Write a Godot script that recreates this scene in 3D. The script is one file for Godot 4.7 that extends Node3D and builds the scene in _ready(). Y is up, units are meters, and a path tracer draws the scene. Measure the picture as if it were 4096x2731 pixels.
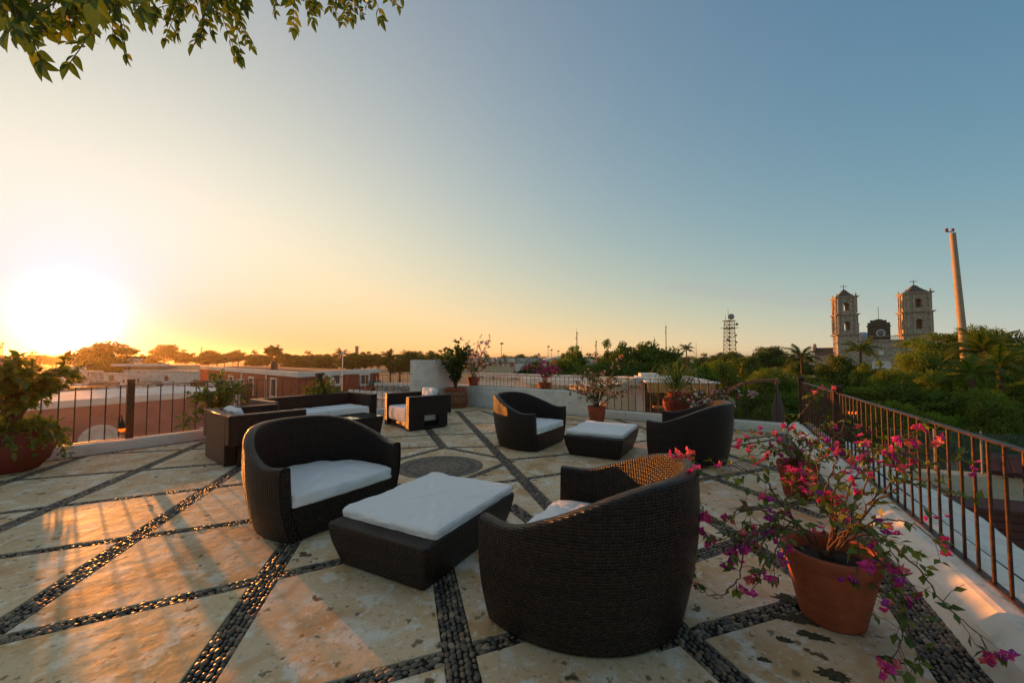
extends Node3D

const F := 1593.0
const CX := 2048.0
const CY := 1365.5
const TH := 0.041713
const EYE := 1.5
const GY := -6.5
var M := {}
var taken := {}
var TX := {}

# ---------------------------------------------------------------- mesh builder
class B:
	var V := PackedVector3Array()
	var N := PackedVector3Array()
	var U := PackedVector2Array()
	var C := PackedColorArray()
	var I := PackedInt32Array()
	var col := Color.WHITE
	var X := Transform3D()
	func vert(p: Vector3, n: Vector3, u: Vector2) -> int:
		V.append(X * p)
		N.append((X.basis * n).normalized())
		U.append(u)
		C.append(col)
		return V.size() - 1
	func tri(a: Vector3, b: Vector3, c: Vector3) -> void:
		var n := (b - a).cross(c - a)
		if n.length_squared() < 1e-16:
			return
		n = n.normalized()
		var i := vert(a, n, Vector2(a.x, a.z))
		vert(b, n, Vector2(b.x, b.z))
		vert(c, n, Vector2(c.x, c.z))
		I.append_array(PackedInt32Array([i, i + 2, i + 1]))
	func quad(a: Vector3, b: Vector3, c: Vector3, d: Vector3) -> void:
		var n := (b - a).cross(d - a) + (c - b).cross(a - b)
		if n.length_squared() < 1e-16:
			return
		n = n.normalized()
		var w := (b - a).length()
		var h := (d - a).length()
		var i := vert(a, n, Vector2(0, h))
		vert(b, n, Vector2(w, h))
		vert(c, n, Vector2(w, 0))
		vert(d, n, Vector2(0, 0))
		I.append_array(PackedInt32Array([i, i + 2, i + 1, i, i + 3, i + 2]))
	func box(c: Vector3, s: Vector3, bv := 0.0) -> void:
		var h := s * 0.5
		if bv <= 0.0:
			for ax in 3:
				for sg in [-1.0, 1.0]:
					var u := (ax + 1) % 3
					var w := (ax + 2) % 3
					var q := []
					for k in [[-1, -1], [1, -1], [1, 1], [-1, 1]]:
						var p := Vector3()
						p[ax] = h[ax] * sg
						p[u] = h[u] * k[0] * sg
						p[w] = h[w] * k[1]
						q.append(c + p)
					quad(q[0], q[1], q[2], q[3])
			return
		bv = minf(bv, minf(h.x, minf(h.y, h.z)) * 0.95)
		for ax in 3:
			var u := (ax + 1) % 3
			var w := (ax + 2) % 3
			for sg in [-1.0, 1.0]:
				var q := []
				for k in [[-1, -1], [1, -1], [1, 1], [-1, 1]]:
					var p := Vector3()
					p[ax] = h[ax] * sg
					p[u] = (h[u] - bv) * k[0] * sg
					p[w] = (h[w] - bv) * k[1]
					q.append(c + p)
				quad(q[0], q[1], q[2], q[3])
			for s1 in [-1.0, 1.0]:
				for s2 in [-1.0, 1.0]:
					var a := Vector3(); var b := Vector3(); var cc := Vector3(); var d := Vector3()
					a[u] = h[u] * s1; a[w] = (h[w] - bv) * s2; a[ax] = -(h[ax] - bv)
					b = a; b[ax] = h[ax] - bv
					d[u] = (h[u] - bv) * s1; d[w] = h[w] * s2; d[ax] = -(h[ax] - bv)
					cc = d; cc[ax] = h[ax] - bv
					if s1 * s2 > 0:
						quad(c + d, c + cc, c + b, c + a)
					else:
						quad(c + a, c + b, c + cc, c + d)
		for sx in [-1.0, 1.0]:
			for sy in [-1.0, 1.0]:
				for sz in [-1.0, 1.0]:
					var a := c + Vector3(h.x * sx, (h.y - bv) * sy, (h.z - bv) * sz)
					var b := c + Vector3((h.x - bv) * sx, h.y * sy, (h.z - bv) * sz)
					var d := c + Vector3((h.x - bv) * sx, (h.y - bv) * sy, h.z * sz)
					if sx * sy * sz > 0:
						tri(a, b, d)
					else:
						tri(a, d, b)
	func surf(rows: Array, wrap: bool, us: float = 1.0, vs: float = 1.0) -> void:
		var nr := rows.size()
		var nc: int = rows[0].size()
		var base := V.size()
		var vacc := PackedFloat32Array()
		vacc.resize(nc)
		for i in nr:
			var uacc := 0.0
			for j in nc:
				var p: Vector3 = rows[i][j]
				var jm := j - 1
				var jp := j + 1
				if wrap:
					jm = (nc - 2) if j == 0 else j - 1
					jp = 1 if j == nc - 1 else j + 1
				else:
					jm = maxi(jm, 0)
					jp = mini(jp, nc - 1)
				var dj: Vector3 = rows[i][jp] - rows[i][jm]
				var di: Vector3 = rows[mini(i + 1, nr - 1)][j] - rows[maxi(i - 1, 0)][j]
				var n := dj.cross(di)
				if n.length_squared() < 1e-18:
					var ii := mini(i + 1, nr - 1) if i < nr / 2 else maxi(i - 1, 0)
					dj = rows[ii][jp] - rows[ii][jm]
					n = dj.cross(di)
					if n.length_squared() < 1e-18:
						n = Vector3.UP if i > nr / 2 else Vector3.DOWN
				if j > 0:
					uacc += p.distance_to(rows[i][j - 1])
				if i > 0:
					vacc[j] += p.distance_to(rows[i - 1][j])
				vert(p, n.normalized(), Vector2(uacc * us, vacc[j] * vs))
		for i in nr - 1:
			for j in nc - 1:
				var a := base + i * nc + j
				I.append_array(PackedInt32Array([a, a + nc + 1, a + 1, a, a + nc, a + nc + 1]))
	func tube(path: Array, rad, seg := 6, cap := true) -> void:
		var rows := []
		var n := path.size()
		var up := Vector3(0.12, 1, 0.07).normalized()
		var first: Vector3 = (path[1] - path[0]).normalized()
		if absf(first.dot(up)) > 0.9:
			up = Vector3(1, 0.1, 0.05).normalized()
		var u := up.cross(first).normalized()
		for i in n:
			var t: Vector3 = (path[mini(i + 1, n - 1)] - path[maxi(i - 1, 0)]).normalized()
			u = (u - t * u.dot(t)).normalized()
			var w := t.cross(u)
			var r: float = rad[i] if rad is Array else rad
			var row := PackedVector3Array()
			for j in seg + 1:
				var a := TAU * float(j) / seg
				row.append(path[i] + (u * cos(a) + w * sin(a)) * r)
			rows.append(row)
		surf(rows, true)
		if cap:
			for e in [0, n - 1]:
				var row: PackedVector3Array = rows[e]
				for j in seg:
					if e == 0:
						tri(path[0], row[j + 1], row[j])
					else:
						tri(path[n - 1], row[j], row[j + 1])
	func lathe(prof: Array, seg: int, at := Vector3.ZERO, sc := Vector3.ONE) -> void:
		var rows := []
		for q in prof:
			var row := PackedVector3Array()
			for j in seg + 1:
				var a := -TAU * float(j) / seg
				row.append(at + Vector3(q.x * cos(a) * sc.x, q.y * sc.y, q.x * sin(a) * sc.z))
			rows.append(row)
		surf(rows, true)
	# polygon in the xz plane raised from y0 to y1, its top edge chamfered
	func prism(poly: PackedVector2Array, y0: float, y1: float, bv := 0.0) -> void:
		var p := poly.duplicate()
		if not Geometry2D.is_polygon_clockwise(p):
			p.reverse()
		# clockwise in (x, z) seen with z down
		var top := p
		if bv > 0.0:
			var ins := Geometry2D.offset_polygon(p, -bv, Geometry2D.JOIN_MITER)
			if ins.size() == 1 and ins[0].size() == p.size():
				top = ins[0]
				if not Geometry2D.is_polygon_clockwise(top):
					top.reverse()
				var best := 0
				for k in p.size():
					if top[k].distance_to(p[0]) < top[best].distance_to(p[0]):
						best = k
				var t2 := PackedVector2Array()
				for k in p.size():
					t2.append(top[(k + best) % p.size()])
				top = t2
			else:
				bv = 0.0
		var tr := Geometry2D.triangulate_polygon(top)
		for k in range(0, tr.size(), 3):
			var a := top[tr[k]]; var b := top[tr[k + 1]]; var c := top[tr[k + 2]]
			var A := Vector3(a.x, y1, a.y); var Bb := Vector3(b.x, y1, b.y); var Cc := Vector3(c.x, y1, c.y)
			if (Bb - A).cross(Cc - A).y > 0:
				tri(A, Bb, Cc)
			else:
				tri(A, Cc, Bb)
		var ctr := Vector2.ZERO
		var area := 0.0
		for k in p.size():
			area += p[k].cross(p[(k + 1) % p.size()])
		for k in p.size():
			var a := p[k]; var b := p[(k + 1) % p.size()]
			var ta := top[k]; var tb := top[(k + 1) % p.size()]
			var q := [Vector3(a.x, y0, a.y), Vector3(b.x, y0, b.y), Vector3(b.x, y1 - bv, b.y), Vector3(a.x, y1 - bv, a.y)]
			if area > 0:
				quad(q[1], q[0], q[3], q[2])
			else:
				quad(q[0], q[1], q[2], q[3])
			if bv > 0.0:
				var r := [q[3], q[2], Vector3(tb.x, y1, tb.y), Vector3(ta.x, y1, ta.y)]
				if area > 0:
					quad(r[1], r[0], r[3], r[2])
				else:
					quad(r[0], r[1], r[2], r[3])
	func done() -> ArrayMesh:
		var m := ArrayMesh.new()
		if V.is_empty():
			return m
		var arr := []
		arr.resize(Mesh.ARRAY_MAX)
		arr[Mesh.ARRAY_VERTEX] = V
		arr[Mesh.ARRAY_NORMAL] = N
		arr[Mesh.ARRAY_TEX_UV] = U
		arr[Mesh.ARRAY_COLOR] = C
		arr[Mesh.ARRAY_INDEX] = I
		m.add_surface_from_arrays(Mesh.PRIMITIVE_TRIANGLES, arr)
		return m

# ---------------------------------------------------------------- nodes
func numbered(called: String) -> String:
	if not taken.has(called):
		taken[called] = 0
		return called
	taken[called] += 1
	return "%s_%03d" % [called, taken[called]]

func tag(o: Node, label: String, category: String, group := "") -> void:
	o.set_meta("label", label)
	o.set_meta("category", category)
	if group:
		o.set_meta("group", group)

func thing(called: String, label: String, category: String, at := Vector3.ZERO, turn := 0.0, group := "") -> Node3D:
	var o := Node3D.new()
	o.name = numbered(called)
	add_child(o)
	o.position = at
	o.rotation.y = turn
	tag(o, label, category, group)
	return o

func part(called: String, m, mat: Material, parent: Node, at := Transform3D()) -> MeshInstance3D:
	var o := MeshInstance3D.new()
	o.name = called
	o.mesh = m.done() if m is B else m
	o.material_override = mat
	o.transform = at
	parent.add_child(o, true)
	return o

func struct(called: String, m, mat: Material) -> MeshInstance3D:
	var o := part(numbered(called), m, mat, self)
	o.set_meta("kind", "structure")
	return o

func stuff(called: String, xs: Array, m: Mesh, mat: Material, parent: Node, cols := []) -> MultiMeshInstance3D:
	var mm := MultiMesh.new()
	mm.transform_format = MultiMesh.TRANSFORM_3D
	mm.use_colors = not cols.is_empty()
	mm.mesh = m
	mm.instance_count = xs.size()
	for i in xs.size():
		mm.set_instance_transform(i, xs[i])
		if not cols.is_empty():
			mm.set_instance_color(i, cols[i])
	var o := MultiMeshInstance3D.new()
	o.name = called
	o.multimesh = mm
	o.material_override = mat
	o.set_meta("kind", "stuff")
	parent.add_child(o, true)
	return o

func copy(o: Node3D, at: Vector3, turn: float, label: String, group := "") -> Node3D:
	var c: Node3D = o.duplicate()
	var bare := String(o.name)
	c.name = numbered(bare)
	add_child(c)
	c.position = at
	c.rotation.y = turn
	c.set_meta("label", label)
	if group:
		c.set_meta("group", group)
	return c

# ---------------------------------------------------------------- photo pixel (of 4096 x 2731) to place
func ray(x: float, y: float) -> Vector3:
	var b := -(y - CY) / F
	return Vector3((x - CX) / F, b * cos(TH) + sin(TH), -cos(TH) + b * sin(TH))

func on(x: float, y: float, h := 0.0) -> Vector3:
	var r := ray(x, y)
	return Vector3(0, EYE, 0) + r * ((h - EYE) / r.y)

func dep(x: float, y: float, z: float) -> Vector3:
	var r := ray(x, y)
	return Vector3(0, EYE, 0) + r * (-z / r.z)

# ---------------------------------------------------------------- materials
func noise(sd: int, freq: float, oct := 4) -> FastNoiseLite:
	var n := FastNoiseLite.new()
	n.seed = sd
	n.frequency = freq
	n.noise_type = FastNoiseLite.TYPE_SIMPLEX_SMOOTH
	n.fractal_octaves = oct
	return n

# layers: [seed, frequency, octaves, colour, from, to, stretch]
func layered(size: int, base: Color, layers: Array) -> Image:
	var im := Image.create(size, size, false, Image.FORMAT_RGB8)
	var bytes := PackedByteArray()
	bytes.resize(size * size * 3)
	var fr := PackedFloat32Array(); var fg := PackedFloat32Array(); var fb := PackedFloat32Array()
	fr.resize(size * size); fg.resize(size * size); fb.resize(size * size)
	fr.fill(base.r); fg.fill(base.g); fb.fill(base.b)
	for l in layers:
		var nz := noise(l[0], l[1], l[2])
		var im2 := nz.get_seamless_image(size, size, false, false, 0.12, false)
		im2.convert(Image.FORMAT_L8)
		var d := im2.get_data()
		var cr: float = l[3].r; var cg: float = l[3].g; var cb: float = l[3].b
		var am: float = l[3].a
		var lut := PackedFloat32Array()
		lut.resize(256)
		for k in 256:
			lut[k] = smoothstep(l[4], l[5], k / 255.0) * am
		for k in size * size:
			var t := lut[d[k]]
			if t > 0.0:
				fr[k] += (cr - fr[k]) * t
				fg[k] += (cg - fg[k]) * t
				fb[k] += (cb - fb[k]) * t
	for k in size * size:
		bytes[k * 3] = int(clampf(fr[k], 0, 1) * 255.0)
		bytes[k * 3 + 1] = int(clampf(fg[k], 0, 1) * 255.0)
		bytes[k * 3 + 2] = int(clampf(fb[k], 0, 1) * 255.0)
	im.set_data(size, size, false, Image.FORMAT_RGB8, bytes)
	return im

func relief(size: int, sd: int, freq: float, oct: int, strength: float) -> ImageTexture:
	var im := noise(sd, freq, oct).get_seamless_image(size, size, false, false, 0.12, true)
	im.convert(Image.FORMAT_RGBA8)
	im.bump_map_to_normal_map(strength)
	return ImageTexture.create_from_image(im)

func mat(c: Color, rough := 0.8, o := {}) -> StandardMaterial3D:
	var m := StandardMaterial3D.new()
	m.albedo_color = c
	m.roughness = rough
	m.metallic = o.get("metal", 0.0)
	m.metallic_specular = o.get("spec", 0.5)
	if o.has("tex"):
		m.albedo_texture = o.tex
	if o.has("nrm"):
		m.normal_enabled = true
		m.normal_texture = o.nrm
		m.normal_scale = o.get("ns", 1.0)
	if o.has("tri"):
		m.uv1_triplanar = true
		m.uv1_world_triplanar = o.get("world", true)
		m.uv1_scale = Vector3.ONE * o.tri if not o.tri is Vector3 else o.tri
	elif o.has("uv"):
		m.uv1_scale = Vector3(o.uv.x, o.uv.y, 1)
	if o.get("vc", false):
		m.vertex_color_use_as_albedo = true
	if o.has("back"):
		m.backlight_enabled = true
		m.backlight = o.back
	if o.has("coat"):
		m.clearcoat_enabled = true
		m.clearcoat = o.coat
		m.clearcoat_roughness = 0.3
	return m

func weave_textures(cols: int, rows: int, px: int) -> void:
	# over-and-under cane: each cell shows one strand lying across the other
	var al := Image.create(px, px, false, Image.FORMAT_RGB8)
	var hi := Image.create(px, px, false, Image.FORMAT_RGBA8)
	var rg := RandomNumberGenerator.new()
	rg.seed = 77
	var tone := []
	for k in cols * rows:
		tone.append(rg.randf_range(0.6, 1.4))
	for y in px:
		for x in px:
			var fx := float(x) / px * cols
			var fy := float(y) / px * rows
			var i := int(fx); var j := int(fy)
			var a := fx - i; var b := fy - j
			var h := 0.0
			var k := 0.0
			if (i + j) % 2 == 0:
				var along := sin(PI * a)
				var across := 1.0 - pow(absf(b - 0.5) * 2.0, 3.0)
				h = (0.35 + 0.65 * along) * maxf(across, 0.0)
				k = tone[j * cols + i]
			else:
				var along := sin(PI * b)
				var across := 1.0 - pow(absf(a - 0.5) * 2.3, 3.0)
				h = (0.1 + 0.4 * along) * maxf(across, 0.0)
				k = tone[j * cols + i] * 0.9
			hi.set_pixel(x, y, Color(h, h, h, 1))
			var c := Color(0.15, 0.105, 0.072) * k
			c.a = 1
			al.set_pixel(x, y, c)
	hi.bump_map_to_normal_map(15.0)
	TX.weave = ImageTexture.create_from_image(al)
	TX.weave_n = ImageTexture.create_from_image(hi)

func make_materials() -> void:
	weave_textures(8, 8, 256)
	var white := Color("fffdf8")
	TX.slab = ImageTexture.create_from_image(layered(1024, Color("dcbd93"), [
		[1, 0.005, 4, Color("cfa26c"), 0.42, 0.72],
		[2, 0.010, 5, Color("e5d5bb"), 0.48, 0.74],
		[3, 0.004, 3, Color("c08c56", 0.65), 0.56, 0.78],
		[4, 0.04, 4, Color("ece3d4", 0.6), 0.58, 0.80],
		[5, 0.05, 4, Color("a87e55", 0.55), 0.62, 0.82],
		[6, 0.009, 6, Color("55452f", 0.9), 0.745, 0.79],
		[7, 0.02, 5, Color("6d5a3d", 0.75), 0.73, 0.78],
		[8, 0.2, 2, Color("6a563a", 0.7), 0.80, 0.88]]))
	TX.slab_n = relief(512, 9, 0.03, 5, 3.0)
	TX.plaster = ImageTexture.create_from_image(layered(512, Color("e6e0d5"), [
		[11, 0.008, 4, Color("d8cfc1"), 0.45, 0.75],
		[12, 0.02, 4, Color("bdb09c", 0.5), 0.62, 0.82],
		[13, 0.012, 5, Color("978c79", 0.5), 0.70, 0.82]]))
	TX.plaster_n = relief(512, 14, 0.02, 5, 2.0)
	TX.old = ImageTexture.create_from_image(layered(512, Color("cbc1b2"), [
		[21, 0.01, 5, Color("a89c89"), 0.42, 0.62],
		[22, 0.02, 5, Color("4e473c", 0.9), 0.56, 0.72],
		[23, 0.05, 3, Color("cfc6b7", 0.8), 0.62, 0.8]]))
	TX.clay = ImageTexture.create_from_image(layered(256, Color("a4502c"), [
		[31, 0.012, 4, Color("8d3f22"), 0.45, 0.7],
		[32, 0.03, 4, Color("b8714c", 0.6), 0.62, 0.85],
		[33, 0.08, 3, Color("6e331f", 0.5), 0.65, 0.85]]))
	TX.iron = ImageTexture.create_from_image(layered(256, Color("3a2415"), [
		[41, 0.02, 4, Color("5e3416"), 0.48, 0.66],
		[42, 0.06, 3, Color("1f150e"), 0.6, 0.75],
		[43, 0.05, 4, Color("8a4c1d", 0.8), 0.68, 0.82]]))
	TX.red = ImageTexture.create_from_image(layered(256, Color("9c4630"), [
		[51, 0.01, 4, Color("8b3c29"), 0.45, 0.7],
		[52, 0.04, 3, Color("aa5a43", 0.5), 0.6, 0.85]]))
	TX.pink = ImageTexture.create_from_image(layered(256, Color("b0766a"), [
		[61, 0.01, 4, Color("a3695c"), 0.45, 0.7],
		[62, 0.04, 3, Color("bd8a7d", 0.5), 0.6, 0.85]]))
	TX.wood = ImageTexture.create_from_image(layered(256, Color("8a5a34"), [
		[71, 0.02, 4, Color("6c4223"), 0.45, 0.65],
		[72, 0.06, 3, Color("a4764a", 0.6), 0.6, 0.8]]))
	TX.pine = ImageTexture.create_from_image(layered(256, Color("b98b58"), [
		[73, 0.02, 4, Color("a07040"), 0.45, 0.65],
		[74, 0.06, 3, Color("cfa775", 0.6), 0.6, 0.8]]))
	TX.cloth_n = relief(512, 81, 0.012, 4, 5.0)
	TX.ground = ImageTexture.create_from_image(layered(256, Color("6b6350"), [
		[91, 0.02, 4, Color("55603a"), 0.45, 0.6],
		[92, 0.05, 3, Color("7d725d", 0.7), 0.6, 0.8]]))
	M.weave = mat(Color.WHITE, 0.36, {"tex": TX.weave, "nrm": TX.weave_n, "ns": 1.0, "uv": Vector2(1 / 0.176, 1 / 0.128), "spec": 0.38})
	M.slab = mat(Color.WHITE, 0.62, {"tex": TX.slab, "nrm": TX.slab_n, "ns": 0.14, "tri": 0.33, "vc": true, "spec": 0.4})
	M.mortar = mat(Color("2a241c"), 0.95, {"nrm": TX.slab_n, "tri": 2.0})
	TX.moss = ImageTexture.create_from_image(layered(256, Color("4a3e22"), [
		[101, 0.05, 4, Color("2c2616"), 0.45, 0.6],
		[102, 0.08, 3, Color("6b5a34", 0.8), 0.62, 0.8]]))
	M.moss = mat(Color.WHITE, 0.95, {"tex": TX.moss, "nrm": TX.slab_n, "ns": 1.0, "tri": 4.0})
	M.pebble = mat(Color.WHITE, 0.46, {"vc": true, "spec": 0.5})
	M.white = mat(white, 0.85, {"tex": TX.plaster, "nrm": TX.plaster_n, "ns": 0.6, "tri": 0.7})
	M.whitefar = mat(white, 0.9, {"tex": TX.plaster, "tri": 0.25})
	M.cream = mat(Color("e8dfc4"), 0.85, {"tex": TX.plaster, "tri": 0.4})
	M.old = mat(Color.WHITE, 0.95, {"tex": TX.old, "nrm": TX.plaster_n, "tri": 0.22})
	M.oldlight = mat(white, 0.95, {"tex": TX.plaster, "nrm": TX.plaster_n, "tri": 0.13})
	M.stone = mat(Color("f2e9dc"), 0.95, {"tex": TX.old, "nrm": TX.plaster_n, "ns": 1.0, "tri": 0.3})
	M.dark = mat(Color("7a7163"), 0.95, {"tex": TX.old, "tri": 0.5})
	M.clay = mat(Color.WHITE, 0.75, {"tex": TX.clay, "nrm": TX.plaster_n, "ns": 0.3, "tri": 1.5, "world": false})
	M.clayred = mat(Color("c8a596"), 0.8, {"tex": TX.clay, "nrm": TX.plaster_n, "ns": 0.4, "tri": 1.3, "world": false})
	M.claydark = mat(Color("b48c78"), 0.7, {"tex": TX.clay, "nrm": TX.plaster_n, "ns": 0.4, "tri": 1.3, "world": false})
	M.soil = mat(Color("2b1f15"), 1.0)
	M.iron = mat(Color.WHITE, 0.5, {"tex": TX.iron, "nrm": TX.plaster_n, "ns": 0.4, "tri": 3.0, "metal": 0.25})
	M.black = mat(Color("1a1714"), 0.6)
	M.red = mat(Color.WHITE, 0.9, {"tex": TX.red, "tri": 0.2})
	M.pink = mat(Color.WHITE, 0.9, {"tex": TX.pink, "tri": 0.2})
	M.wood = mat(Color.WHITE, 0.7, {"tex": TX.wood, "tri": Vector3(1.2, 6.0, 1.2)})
	M.woodwarm = mat(Color.WHITE, 0.6, {"tex": TX.pine, "tri": Vector3(0.8, 5.0, 0.8)})
	M.woodred = mat(Color("9c6a55"), 0.6, {"tex": TX.wood, "tri": Vector3(1.0, 4.0, 1.0)})
	M.cloth = mat(Color("eee8e0"), 0.9, {"nrm": TX.cloth_n, "ns": 1.1, "tri": 1.6, "world": false})
	M.glass = mat(Color(0.35, 0.45, 0.4, 0.14), 0.02, {"spec": 0.4})
	M.glass.transparency = BaseMaterial3D.TRANSPARENCY_ALPHA
	M.pane = mat(Color("20262a"), 0.08, {"spec": 0.8})
	M.bark = mat(Color("5a4632"), 0.95, {"nrm": TX.slab_n, "tri": 3.0})
	M.twig = mat(Color("6b4a30"), 0.8)
	M.leaf = mat(Color.WHITE, 0.5, {"vc": true, "back": Color(0.8, 0.9, 0.25)})
	M.farleaf = mat(Color.WHITE, 0.75, {"vc": true, "back": Color(0.7, 0.8, 0.25), "spec": 0.3})
	M.petal = mat(Color.WHITE, 0.6, {"vc": true, "back": Color(0.9, 0.75, 0.8)})
	M.steel = mat(Color("8f8b83"), 0.55, {"metal": 0.3})
	M.ground = mat(Color.WHITE, 1.0, {"tex": TX.ground, "tri": 0.05})
	M.tank = mat(Color("26221f"), 0.5)
	M.teal = mat(Color("2f5f5c"), 0.8)
	M.canvas = mat(Color("5a4f45"), 0.9)
	M.shutter = mat(Color("6d665a"), 0.8, {"tex": TX.plaster, "tri": 1.0})

# ---------------------------------------------------------------- light, camera
const SKY_K := [[-3.904, -2.634, -1.827], [-0.125, -0.334, -0.178], [1.058, 0.337, -0.278], [1.179, 0.27, 0.056], [-1.95, -1.062, -0.283], [0.067, -0.308, 1.428], [-3.673, -3.245, -1.246], [3.25, 1.55, 0.5], [0.716, 0.315, -1.012], [1.81, 1.282, 0.788], [-0.706, -0.097, 0.284], [3.685, 2.762, 1.115]]
const SUN := Vector3(-0.74358, 0.0553, -0.66636)

func sky_image() -> Image:
	var w := 1024
	var h := 512
	var im := Image.create(w, h, false, Image.FORMAT_RGBF)
	var s := SUN.normalized()
	for j in h:
		var th := PI * (j + 0.5) / h
		var y := cos(th)
		var e := rad_to_deg(asin(maxf(y, 0.0)))
		var low := exp(-e / 9.0)
		var mid := exp(-e / 25.0)
		for i in w:
			var ph := TAU * (i + 0.5) / w
			var d := Vector3(sin(ph) * sin(th), maxf(y, 0.0), -cos(ph) * sin(th)).normalized()
			var cg := clampf(d.dot(s), -1, 1)
			var g := rad_to_deg(acos(cg))
			var b := [1.0, maxf(y, 0.0), low, cg, exp(-g / 22.0), exp(-g / 7.0), low * exp(-g / 45.0), exp(-(180.0 - g) / 40.0), low * cg, mid, mid * cg, exp(-g / 50.0)]
			var o := [0.0, 0.0, 0.0]
			for c in 3:
				var t := 0.0
				for k in 12:
					t += b[k] * SKY_K[k][c]
				o[c] = exp(t)
			var high := smoothstep(0.68, 1.0, y)
			o[0] = lerpf(o[0], 0.19, high)
			o[1] = lerpf(o[1], 0.21, high)
			o[2] = lerpf(o[2], 0.24, high)
			var glow := 1.3 * exp(-g * g / 8.0) + 0.12 * exp(-g * g / 40.0)
			var v := Color(o[0] + glow, o[1] + glow * 0.86, o[2] + glow * 0.6) + Color(0.0, 0.03, 0.0) * exp(-g * g / 160.0)
			if y < 0.0:
				v = v.lerp(Color(0.16, 0.14, 0.1), clampf(-y * 6.0, 0, 1))
			im.set_pixel(i, j, v)
	return im

func light_and_camera() -> void:
	var cam := Camera3D.new()
	cam.name = "camera"
	add_child(cam)
	cam.position = Vector3(0, EYE, 0)
	cam.rotation = Vector3(TH, 0, 0)
	cam.fov = 2.0 * rad_to_deg(atan(CY / F))
	cam.near = 0.05
	cam.far = 4000.0
	cam.current = true
	var sky := Sky.new()
	var pm := PanoramaSkyMaterial.new()
	pm.panorama = ImageTexture.create_from_image(sky_image())
	sky.sky_material = pm
	var env := Environment.new()
	env.background_mode = Environment.BG_SKY
	env.sky = sky
	env.tonemap_mode = Environment.TONE_MAPPER_LINEAR
	env.tonemap_exposure = 1.6
	env.volumetric_fog_enabled = true
	env.volumetric_fog_density = 0.00028
	env.volumetric_fog_albedo = Color(1.0, 0.93, 0.82)
	env.volumetric_fog_anisotropy = 0.8
	env.sdfgi_enabled = true
	env.ssao_enabled = true
	env.ssil_enabled = true
	var we := WorldEnvironment.new()
	we.name = "environment"
	we.environment = env
	add_child(we)
	var sun := DirectionalLight3D.new()
	sun.name = "sun"
	sun.light_energy = 1.6
	sun.light_color = Color(1.0, 0.6, 0.25)
	sun.light_angular_distance = 0.5
	sun.shadow_enabled = true
	add_child(sun)
	sun.look_at_from_position(SUN * 50.0, Vector3.ZERO)

func _ready() -> void:
	light_and_camera()
	make_materials()
	make_leaf_meshes()
	build_floor()
	build_edges()
	build_town()
	build_church()
	build_masts()
	build_trees()
	build_outside()
	build_furniture()
	build_plants()
	build_branch()

# ---------------------------------------------------------------- terrace floor
# joints between the slabs, photo pixels on the floor: x, y, x, y, width in metres
const JOINTS := [
	[-150, 2604, 1010, 1835, 0.155], [-150, 2178, 823, 1765, 0.155], [-150, 1985, 344, 1821, 0.146], [720, 2831, 1290, 1976, 0.163], [1878, 2831, 1707, 1945, 0.163],
	[1640, 1632, 1777, 1792, 0.155], [1828, 1642, 2300, 2137, 0.155],
	[2260, 1612, 3159, 1897, 0.146], [2600, 1820, 3300, 2070, 0.155], [2500, 1863, 3290, 2358, 0.163], [2380, 2225, 3100, 2860, 0.163], [1920, 1640, 2420, 1800, 0.129], [2040, 2020, 2600, 2440, 0.146],
	[-150, 1936, 1100, 1837, 0.103], [-150, 2069, 1230, 1904, 0.107], [-150, 2247, 1230, 2049, 0.107], [-150, 2592, 1900, 2120, 0.112], [402, 1815, 1100, 1780, 0.095], [1180, 2800, 2300, 2478, 0.112],
	[1300, 1762, 1718, 1739, 0.095], [1718, 1739, 2100, 1730, 0.095], [1740, 1695, 2100, 1691, 0.095], [1740, 1662, 2100, 1662, 0.086], [1760, 1662, 1940, 1632, 0.095],
	[1420, 1806, 1764, 1783, 0.095], [1790, 1790, 2040, 1783, 0.095], [1500, 1862, 1770, 1791, 0.120], [1785, 1790, 2045, 1839, 0.120], [2050, 1842, 1700, 1980, 0.120], [1460, 1905, 1720, 1976, 0.120],
	[2045, 1838, 2420, 1802, 0.103], [1880, 1946, 2320, 1884, 0.103], [2300, 1790, 2930, 1730, 0.103], [2240, 2010, 3121, 1866, 0.120], [2180, 2240, 2650, 2120, 0.112], [2550, 2300, 3150, 2104, 0.138], [2800, 1780, 3118, 1738, 0.103], [2760, 1812, 3100, 1758, 0.103], [2150, 1690, 2560, 1712, 0.095], [2180, 1660, 2420, 1696, 0.095], [2600, 2580, 3500, 2330, 0.112], [2950, 2040, 3400, 1985, 0.112]]
const OUTLINE := [Vector2(-10.9, -0.3), Vector2(-1.77, -12.9), Vector2(5.46, -7.96), Vector2(0.9, 0.6), Vector2(-1.0, 3.0), Vector2(-9.0, 3.0)]
const MED := Vector2(-1.0, -5.6)
const MED_R := 0.595
var PEB := []
var peb_hash := {}

func peb_free(p: Vector2) -> bool:
	var k := Vector2i(int(floor(p.x / 0.025)), int(floor(p.y / 0.025)))
	for dx in [-1, 0, 1]:
		for dy in [-1, 0, 1]:
			var q = peb_hash.get(k + Vector2i(dx, dy))
			if q != null and p.distance_to(q) < 0.0245:
				return false
	peb_hash[k] = p
	return true

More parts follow.
